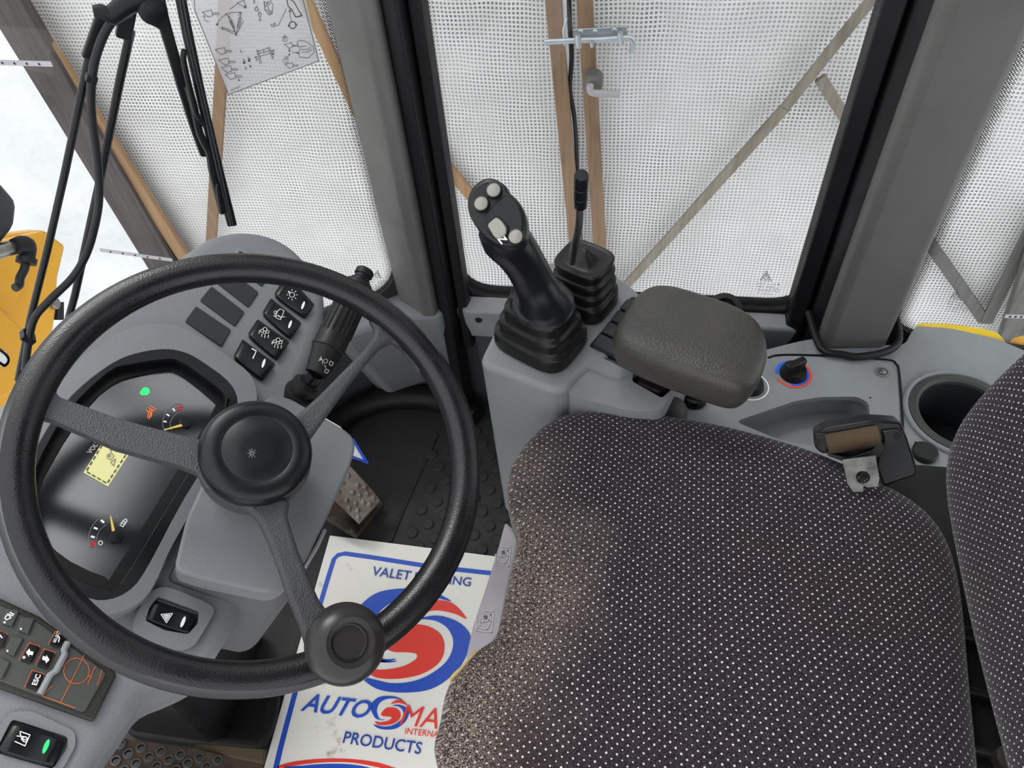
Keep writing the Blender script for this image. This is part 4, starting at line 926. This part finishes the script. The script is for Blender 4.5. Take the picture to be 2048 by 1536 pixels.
strokes('lamp_symbols', [[(10, 1236), (16, 1228), (22, 1236), (13, 1240), (10, 1236)], [(20, 1225), (28, 1229)], [(19, 1229), (26, 1232)], [(0, 1270), (4, 1276)], ('c', 48, 1315, 2), ('c', 9, 1245, 1.5), ('d', 42, 1258, 2), ('d', 15, 1302, 2)], K3, .0008, 'ink_white', kp)
strokes('orange_lines', [('c', 153, 1342, 26), [(168, 1311), (154, 1340), (121, 1406)], [(104, 1372), (84, 1392), (150, 1416)], [(192, 1332), (186, 1342), (176, 1368)], [(204, 1340), (195, 1370)], [(178, 1352), (184, 1356)], [(122, 1325), (127, 1332)]], up(K, .0013), .0006, 'ink_orange', kp)
tube('grey_ridge', many([(136, 1284), (128, 1300), (130, 1308), (112, 1342), (100, 1350), (80, 1388)], up(K, .0025)), .0026, 'ledge', kp, k=8)

# ================================================================ STEERING COLUMN COVER
cn = V(.42, -.10, .90).normalized(); CPl = (wc - wn * .062, cn)
col = thing('steering_column', 'grey moulded steering column cover beneath the wheel hub', 'steering column')
cv = [(553, 790), (580, 795), (650, 835), (690, 858), (708, 874), (711, 895), (700, 935), (667, 1006), (622, 1100), (590, 1150), (566, 1176), (541, 1186), (512, 1181), (399, 1157), (355, 1142), (350, 1128), (373, 1035), (410, 955), (500, 830), (535, 795)]
obj('upper_cover', prism_bm(fillet(many(cv, CPl), .008), -cn * .034), 'grey', col, bevel=.008, seg=5, ang=40)
C2 = up(CPl, -.026)
cv2 = [(505, 800), (560, 800), (660, 870), (692, 930), (656, 1040), (612, 1110), (588, 1190), (510, 1196), (400, 1168), (330, 1150)]
lo = [(480, 900), (560, 900), (640, 980), (640, 1040), (600, 1120), (580, 1170), (500, 1312), (430, 1318), (350, 1290), (300, 1250)]
r1 = many([(350, 1140), (420, 1160), (512, 1184), (560, 1188), (590, 1160), (622, 1110), (652, 1050), (600, 900), (500, 850)], C2)
r2 = many([(330, 1165), (410, 1190), (500, 1215), (548, 1222), (575, 1205), (608, 1150), (640, 1085), (590, 930), (470, 880)], up(C2, -.03))
r3 = many([(300, 1230), (360, 1270), (430, 1300), (480, 1310), (505, 1300), (545, 1240), (600, 1150), (560, 980), (440, 940)], up(C2, -.11))
obj('lower_cover', loft_bm([r1, r2, r3]), 'grey_warm', col, bevel=.006, seg=3, ang=30)
prism('side_trim', [(646, 1055), (655, 1058), (640, 1090), (612, 1135), (604, 1135), (632, 1085)], up(C2, .004), .015, 'white_plastic', col, bevel=.002)
tgp = up(CPl, -.045)
tg = prism('hang_tag', [(640, 830), (680, 853), (706, 880), (734, 926), (700, 914), (650, 905)], tgp, .001, 'ink_white', col, sm=False)
strokes('tag_edge', [[(731, 924), (700, 912), (655, 902)], [(706, 880), (734, 926)]], up(tgp, .0006), .003, 'ink_blue', tg)
obj('pedestal', prism_bm([V(-.66, .24, .50), V(-.50, .24, .50), V(-.50, .42, .50), V(-.66, .42, .50)], V(-.04, 0, -.5)), 'under', col, bevel=.02)

# ================================================================ INDICATOR STALK
stk = thing('indicator_stalk', 'black ribbed indicator stalk right of the rocker switches', 'stalk')
def stp(x, y, h): return at(x, y, up(DP, h))
b0, b1, b2_, b3, b4 = stp(603, 790, .02), stp(632, 748, .050), stp(656, 697, .068), stp(696, 615, .085), stp(719, 566, .095)
ax_ = (b4 - b1).normalized()
bm = bmesh.new(); cur = b0; prof = []
dv = (b1 - b0); L = dv.length
lathe('bellows', b0, dv, [(.016, -.01), (.020, 0), (.020, .004), (.014, .006), (.014, .009), (.0175, .011), (.0175, .015), (.012, .017), (.012, .020), (.0001, .020)], 'rubber', stk, k=28)
tube('stem', [b0 + dv * .3, b1], .0085, 'switch', stk, k=20)
dv = (b4 - b1); L = dv.length
lathe('handle', b1, dv, [(.0001, 0), (.0120, 0), (.0175, L * .26), (.0186, L * .265), (.0186, L * .29), (.0180, L * .30), (.0176, L * .6), (.0165, L * .97), (.0150, L), (.0001, L)], 'rubber', stk, k=40)
bm = bmesh.new(); n0 = dv.normalized(); view = (CAM - b3).normalized(); vv = (view - n0 * view.dot(n0)).normalized(); uu = n0.cross(vv)
for a in (-1.0, -.62, -.28, .05, .38, .7, 1.0, 1.35):
    d = vv * math.cos(a) + uu * math.sin(a)
    p0, p1 = b1 + dv * .40 + d * .0172, b1 + dv * .93 + d * .0160
    tube_bm([p0, p0.lerp(p1, .06), p0.lerp(p1, .94), p1], [.0006, .0020, .0020, .0006], 8, 0, bm)
obj('grip_ribs', bm, 'rubber', stk)
lathe('end_knob', b4, dv, [(.011, -.01), (.011, .004), (.009, .006), (.009, .009), (.0105, .010), (.0105, .016), (.0085, .018), (.0001, .018)], 'rubber', stk, k=28)
# light symbols printed on the stalk front
q_ = plane(b1 + dv * .16 + vv * .0182, vv)
strokes('light_symbols', [('c', 651, 722, 4), [(645, 720), (645, 728)], [(649, 730), (652, 736)], [(661, 722), (667, 726), (663, 732), (658, 729), (661, 722)], [(652, 738), (658, 741), (654, 747), (649, 744), (652, 738)], ('p', [(637, 722), (645, 720), (642, 712)])], q_, .0007, 'ink_dim', stk)

# ================================================================ PEDALS
ped = thing('accelerator_pedal', 'worn steel tread-plate accelerator pedal right of the column', 'pedal')
PB = plane(at(715, 1030, PZ(.03)), (.15, .1, 1)); PT = plane(at(715, 1000, PZ(.075)), (.45, -.1, .9))
prism('base_plate', [(648, 1000), (690, 985), (768, 1003), (768, 1010), (712, 1073), (652, 1038)], PB, .008, 'rusty', ped, r=.003, bevel=.002)
lathe('base_bolt', at(706, 1062, PB), PB[1], [(.006, 0), (.006, .003), (.0001, .004)], 'rusty', ped, k=10)
tr = prism('tread_plate', [(690, 925), (702, 932), (748, 982), (762, 1002), (719, 1047), (668, 998), (672, 950)], PT, .006, 'tread', ped, r=.002, bevel=.0015)
for x, y in [(697, 952), (686, 966), (716, 972), (731, 976), (706, 986), (720, 992), (735, 988), (748, 996), (694, 1002), (712, 1008), (727, 1006), (699, 1018), (716, 1022), (740, 1010), (717, 1036), (678, 984)]:
    c = at(x, y, PT); a, b = at(x + 7, y - 1, PT) - c, at(x + 1, y + 8, PT) - c
    bm = bmesh.new(); vs = [bm.verts.new(p) for p in (c + a, c + b, c - a, c - b)]; t_ = bm.verts.new(c + PT[1] * .0022)
    for i in range(4): bm.faces.new((vs[i], vs[(i + 1) % 4], t_))
    bmesh.ops.recalc_face_normals(bm, faces=bm.faces); obj('tread_stud', bm, 'tread', tr, sm=False)
bp_ = thing('brake_pedal', 'rusty perforated steel pedal plate at the bottom edge', 'pedal')
PL2 = plane(at(360, 1510, PZ(.11)), (.35, .05, .94))
hol = [(145, 1370), (290, 1395), (430, 1420), (567, 1443), (700, 1465), (830, 1483), (200, 1435), (345, 1460), (485, 1480), (618, 1503), (750, 1528), (110, 1485), (255, 1505), (400, 1525), (535, 1550), (670, 1572), (810, 1590), (170, 1555), (310, 1575), (450, 1600)]
hol = [(200 + x / 3.522, 1100 + y / 3.522) for x, y in hol]
fa_, fb_ = frame(PL2[1])
def circ_(c, r, k=14): return [c + (fa_ * math.cos(2 * math.pi * i / k) + fb_ * math.sin(2 * math.pi * i / k)) * r for i in range(k)]
hh_ = [circ_(at(x, y, PL2), .0052) for x, y in hol]
pp = prism('plate', [(237, 1475), (524, 1522), (532, 1560), (500, 1640), (150, 1600), (190, 1520)], PL2, .012, 'rusty', bp_, r=.003, holes=hh_)
me0 = None
for x, y in hol:
    c = at(x, y, PL2)
    if me0 is None:
        base_c = c; o_ = obj('punched_collar', loft_bm([circ_(c, .0050), circ_(c + PL2[1] * .002, .0050), circ_(c + PL2[1] * .002, .0063), circ_(c, .0066)], cap=False), 'steel', pp); me0 = o_.data
    else:
        o_ = bpy.data.objects.new('punched_collar', me0); C.objects.link(o_); o_.parent = pp; o_.location = c - base_c
prism('link_plate', [(396, 1485), (530, 1497), (526, 1526), (380, 1498)], PZ(.09), .01, 'webbing', bp_, bevel=.002)
sp_ = tag(prism('floor_hump', [(300, 1380), (470, 1350), (560, 1360), (545, 1440), (520, 1500), (400, 1490), (250, 1470), (240, 1430)], PZ(.03), .03, 'under', None, r=.03, bevel=.025, seg=4), 'smooth black rubber hump on the floor above the perforated pedal', 'floor hump')

# ================================================================ PAPER FLOOR SHEET
Z0 = PZ(.006)
ps_ = thing('paper_floor_mat', 'white printed paper floor mat with blue border, red and blue swirl', 'mat')
e0, e1, e2 = at(660, 1071, Z0), at(985, 1112, Z0), at(527, 1540, Z0)
ux = (e1 - e0).normalized(); wdt = .46; uy = (e2 - e0)
c4 = [e0, e0 + ux * wdt, e0 + ux * wdt + uy * 1.25, e0 + uy * 1.25]
shp = obj('sheet', prism_bm([p + V(0, 0, 0) for p in c4], V(0, 0, -.0015)), 'sheet', ps_, sm=False)
B1 = up(Z0, .0003); B2_ = up(Z0, .0006); B3 = up(Z0, .0009)
bd = smooth(many([(545, 1570), (560, 1500), (600, 1350), (640, 1210), (664, 1130)], B1), 3, False)[:-1] + many([(668, 1118), (676, 1110), (690, 1107)], B1) + many([(740, 1114), (860, 1133), (980, 1146), (1060, 1152)], B1)
bm = bmesh.new(); ea = []; eb = []
for i, p in enumerate(bd):
    t = (bd[min(i + 1, len(bd) - 1)] - bd[max(i - 1, 0)]).normalized(); q = V(-t.y, t.x, 0) * .0041
    ea.append(bm.verts.new(p + q)); eb.append(bm.verts.new(p - q))
for i in range(len(bd) - 1): bm.faces.new((ea[i], eb[i], eb[i + 1], ea[i + 1]))
obj('blue_border', bm, 'ink_blue', shp, sm=False)
def crop6(x, y): return (500 + x / 3.161, 1050 + y / 3.161)
def fill(name, pts, pl, m, par, k=5):
    w_ = smooth(many(pts, pl), k); bm = bmesh.new()
    for t in geometry.tessellate_polygon([w_]): 
        pass
    vs = [bm.verts.new(p) for p in w_]
    for t in geometry.tessellate_polygon([w_]):
        try:
            f_ = bm.faces.new([vs[i] for i in t]); f_.normal_update()
            if f_.normal.z < 0: f_.normal_flip()
        except ValueError: pass
    return obj(name, bm, m, par, sm=False)
# swirl in its own frame, drawn from the large emblem
big_ring = [(640, 600), (700, 505), (800, 430), (930, 403), (1070, 405), (1190, 435), (1272, 482), (1180, 462), (1060, 452), (940, 470), (850, 520), (800, 580), (770, 680), (790, 780), (830, 850), (930, 860), (860, 870), (760, 850), (690, 760)]
low_ring = [(1070, 592), (1190, 572), (1320, 615), (1395, 700), (1375, 810), (1300, 930), (1150, 1035), (960, 1060), (800, 1035), (700, 960), (780, 975), (900, 1000), (1040, 985), (1160, 930), (1250, 850), (1285, 745), (1250, 655), (1170, 605)]
red_top = [(1040, 560), (1100, 505), (1190, 475), (1290, 500), (1370, 592), (1290, 560), (1190, 540), (1110, 548)]
red_mid = [(900, 680), (980, 632), (1110, 635), (1205, 690), (1230, 780), (1195, 870), (1090, 940), (940, 972), (790, 962), (730, 900), (830, 915), (960, 895), (1045, 850), (1050, 815), (990, 805), (900, 800), (850, 760)]
blue_in = [(800, 830), (860, 848), (925, 845), (860, 866), (790, 860)]
for nm, P_, m in [('swirl_blue', big_ring, 'ink_blue'), ('swirl_blue', low_ring, 'ink_blue'), ('swirl_red', red_top, 'ink_red'), ('swirl_red', red_mid, 'ink_red'), ('swirl_blue', blue_in, 'ink_blue')]:
    fill(nm, [crop6(*p) for p in P_], B1 if 'ring' in nm else B2_, m, shp)
sx0, sy0 = 1010, 740
for nm, P_, m in [('small_swirl_blue', big_ring, 'ink_blue'), ('small_swirl_blue', low_ring, 'ink_blue'), ('small_swirl_red', red_mid, 'ink_red'), ('small_swirl_red', red_top, 'ink_red')]:
    fill(nm, [crop6(880 + (x - sx0) * .325, 1190 + (y - sy0) * .325) for x, y in P_], B2_ if 'blue' in nm else B3, m, shp, 4)
def T6(s, a, b, m, **kw): return text('lettering', s, at(*crop6(*a), B2_), at(*crop6(*b), B2_), B2_, m, shp, lift=.0010, **kw)
T6('VALET', (765, 318), (1010, 350), 'ink_navy', bold=.010)
T6('DRESSING', (1035, 353), (1393, 388), 'ink_navy', bold=.010)
T6('AUTO', (318, 1172), (752, 1225), 'ink_blue', bold=.018, shear=.3)
T6('MART', (945, 1262), (1420, 1318), 'ink_red', bold=0, shear=.2)
T6('INTERNATIONAL', (978, 1322), (1380, 1364), 'ink_red', bold=.005)
T6('PRODUCTS', (585, 1378), (1078, 1450), 'ink_navy', bold=.010)
fill('red_arc', [crop6(*p) for p in [(185, 1520), (300, 1492), (480, 1476), (650, 1480), (800, 1500), (900, 1530), (1100, 1600), (800, 1530), (640, 1502), (480, 1500), (320, 1515), (190, 1536)]], B1, 'ink_red', shp, 3)
fill('blue_arc', [crop6(*p) for p in [(190, 1545), (330, 1522), (480, 1510), (640, 1514), (760, 1536), (900, 1580), (900, 1700), (190, 1700)]], B1, 'ink_blue', shp, 3)
# ================================================================ PRINT ON THE GLASS
GI = up(GP, .002)
stick = thing('instruction_sticker', 'clear instruction sticker with line drawings of levers and buckets on front pane', 'sticker')
sf = prism('film', [(372, -60), (384, 14), (457, 190), (640, 122), (612, 0), (600, -60)], GI, .0003, 'sticker_film', stick, sm=False)
G2 = up(GI, .0006)
def ks(name, polys, wd=.0007, m='ink_soft', sm=0): return strokes(name, polys, G2, wd, m, sf, sm=sm)
ks('border_line', [[(385, -40), (390, 22), (457, 189), (637, 122), (606, 0), (600, -40)]], .0008)
def bk(x, y, s=1, fl=False):
    return [[(x - 12 * s, y - 2 * s), (x, y + 8 * s), (x + 9 * s, y + 5 * s), (x + 7 * s, y - 6 * s), (x - 12 * s, y - 2 * s)], [(x + 9 * s, y), (x + 22 * s, y)], [(x + 9 * s, y + 3 * s), (x + 22 * s, y + 3 * s)]]
for g_ in (bk(416, 26), bk(442, 101), bk(449, 122), bk(454, 137), bk(462, 151), bk(578, 90, .8), bk(579, 130, .8)): ks('bucket_drawing', g_)
ks('bucket_drawing', [[(474, 6), (488, 0), (492, 16), (474, 6)], [(460, 18), (474, 8)]])
ks('lever_drawing', [[(472, 69), (455, 30), (462, 38)], [(472, 69), (440, 55)], [(472, 69), (482, 28), (476, 30)], [(472, 69), (487, 42)], [(472, 69), (462, 40)], [(468, 60), (459, 42), (463, 40), (470, 56)], [(474, 55), (478, 34), (483, 36), (478, 56)], [(470, 64), (444, 54), (446, 60)]])
ks('motion_arc', [[(433, 50), (440, 38), (452, 29), (466, 25), (483, 25)], [(408, 36), (412, 42), (418, 44)], [(584, 44), (580, 34), (580, 20)]], .0006, sm=3)
for g_ in [('p', [(478, 23), (484, 25), (479, 28)]), ('p', [(431, 48), (435, 52), (437, 46)]), ('p', [(405, 32), (408, 30), (410, 36)]), ('p', [(487, 18), (493, 12), (489, 10)]), ('p', [(479, 97), (482, 106), (484, 104)]), ('p', [(485, 116), (488, 124), (490, 122)]), ('p', [(495, 112), (498, 120), (501, 118)]), ('p', [(489, 132), (492, 140), (494, 137)]), ('p', [(498, 128), (500, 136), (503, 133)]), ('p', [(508, 114), (514, 112), (513, 117)]), ('p', [(510, 120), (516, 117), (515, 121)]), ('p', [(542, 101), (549, 99), (547, 104)]), ('p', [(542, 107), (549, 105), (547, 110)]), ('p', [(477, 155), (480, 162), (476, 162)]), ('p', [(579, 96), (576, 103), (581, 103)]), ('p', [(576, 108), (581, 107), (578, 113)]), ('p', [(589, 104), (597, 104), (597, 108)]), ('p', [(580, 17), (577, 24), (582, 24)]), ('d', 452, 28, 1.6), ('d', 472, 70, 1.6), ('d', 488, 125, 2.8), ('d', 498, 121, 2.8)]: ks('arrow_head', [g_])
ks('axle_drawing', [[(514, 103), (537, 96)], [(514, 108), (540, 101)], [(518, 113), (542, 106)], [(513, 99), (520, 127)], [(516, 99), (523, 126)], [(536, 94), (545, 118)], [(539, 94), (547, 117)], [(526, 100), (528, 106)]])
ks('panel_drawing', [[(528, 2), (530, 20), (538, 30), (544, 28), (546, 10), (540, -2)], [(529, 13), (536, 12), (537, 20), (530, 21), (529, 13)], ('c', 531, 7, 3), ('c', 537, 6, 3), ('c', 540, 24, 3), [(557, 50), (572, 18)], [(545, 54), (557, 50)]])
ks('arrow_outline', [[(509, 19), (513, 12), (517, 19), (515, 19), (515, 22), (511, 22), (511, 19), (509, 19)], [(516, 28), (520, 35), (523, 28), (521, 27), (520, 24), (517, 25), (518, 28), (516, 28)]])
ks('hand_drawing', [[(594, 84), (600, 80), (608, 82), (616, 86), (626, 92), (628, 104), (616, 116), (600, 114), (597, 106), (600, 96), (596, 92), (594, 84)], [(600, 94), (612, 92)], [(602, 99), (616, 98), (622, 94)], [(604, 104), (616, 104), (624, 98)], [(584, 104), (597, 106)]])
ks('grip_drawing', [[(574, 0), (576, 12), (584, 20), (590, 32), (592, 34), (604, 31), (602, 28), (598, 22), (588, 4), (582, 0)], ('c', 585, 50, 7), [(576, 52), (579, 48)], [(590, 48), (594, 50)], [(592, 34), (602, 31)]], .0012)
ks('padlock', [('c', 570, 78, 5), ('c', 569, 74, 3), ('c', 571, 121, 5), ('c', 573, 115, 3), ('d', 570, 79, 1), ('d', 571, 122, 1)], .0006)
def gt(s, a, b): return text('lettering', s, at(*a, G2), at(*b, G2), G2, 'ink_soft', sf, bold=.01)
gt('F', (508, 8), (512, 7)); gt('R', (519, 43), (524, 42)); gt('3/4', (542, 54), (552, 50)); gt('15215501', (462, 183), (481, 174))
def etch(name, parent_win, pl, o, k, rot=0, rows=4, lab=''):
    cr, sr = math.cos(rot), math.sin(rot)
    def m_(x, y): return (o[0] + (x * cr - y * sr) * k, o[1] + (x * sr + y * cr) * k)
    tri = [[m_(-12, 8), m_(0, -12), m_(12, 8), m_(-12, 8)], [m_(-9, 7), m_(0, -8), m_(9, 7)], [m_(-4, 5), m_(0, -4), m_(4, 5)], ('c', *m_(0, 1), 5 * k)]
    e_ = strokes(name, tri, pl, .0009, 'etch', parent_win)
    ts = ['SAFETY GLASS', 'AS2  M201', '43R-000017', 'E1  DOT 21']
    for i in range(rows):
        text('etched_lettering', ts[i], at(*m_(-18 + i, 16 + 6.5 * i), pl), at(*m_(20 - 2 * i, 16 + 6.5 * i), pl), pl, 'etch', parent_win)
    strokes('etched_mark', [('c', *m_(24, 26), 4 * k), ('d', *m_(26, 14), 2 * k)], pl, .0007, 'etch', parent_win)
etch('glass_mark', win_r, PY(.928), (1532, 553), 1.0, .07)
etch('glass_mark', win_f, up(GP, .0015), (754, 549), .8, .15)
etch('glass_mark', win_b, PY(.883), (1912, 590), .95, .2)
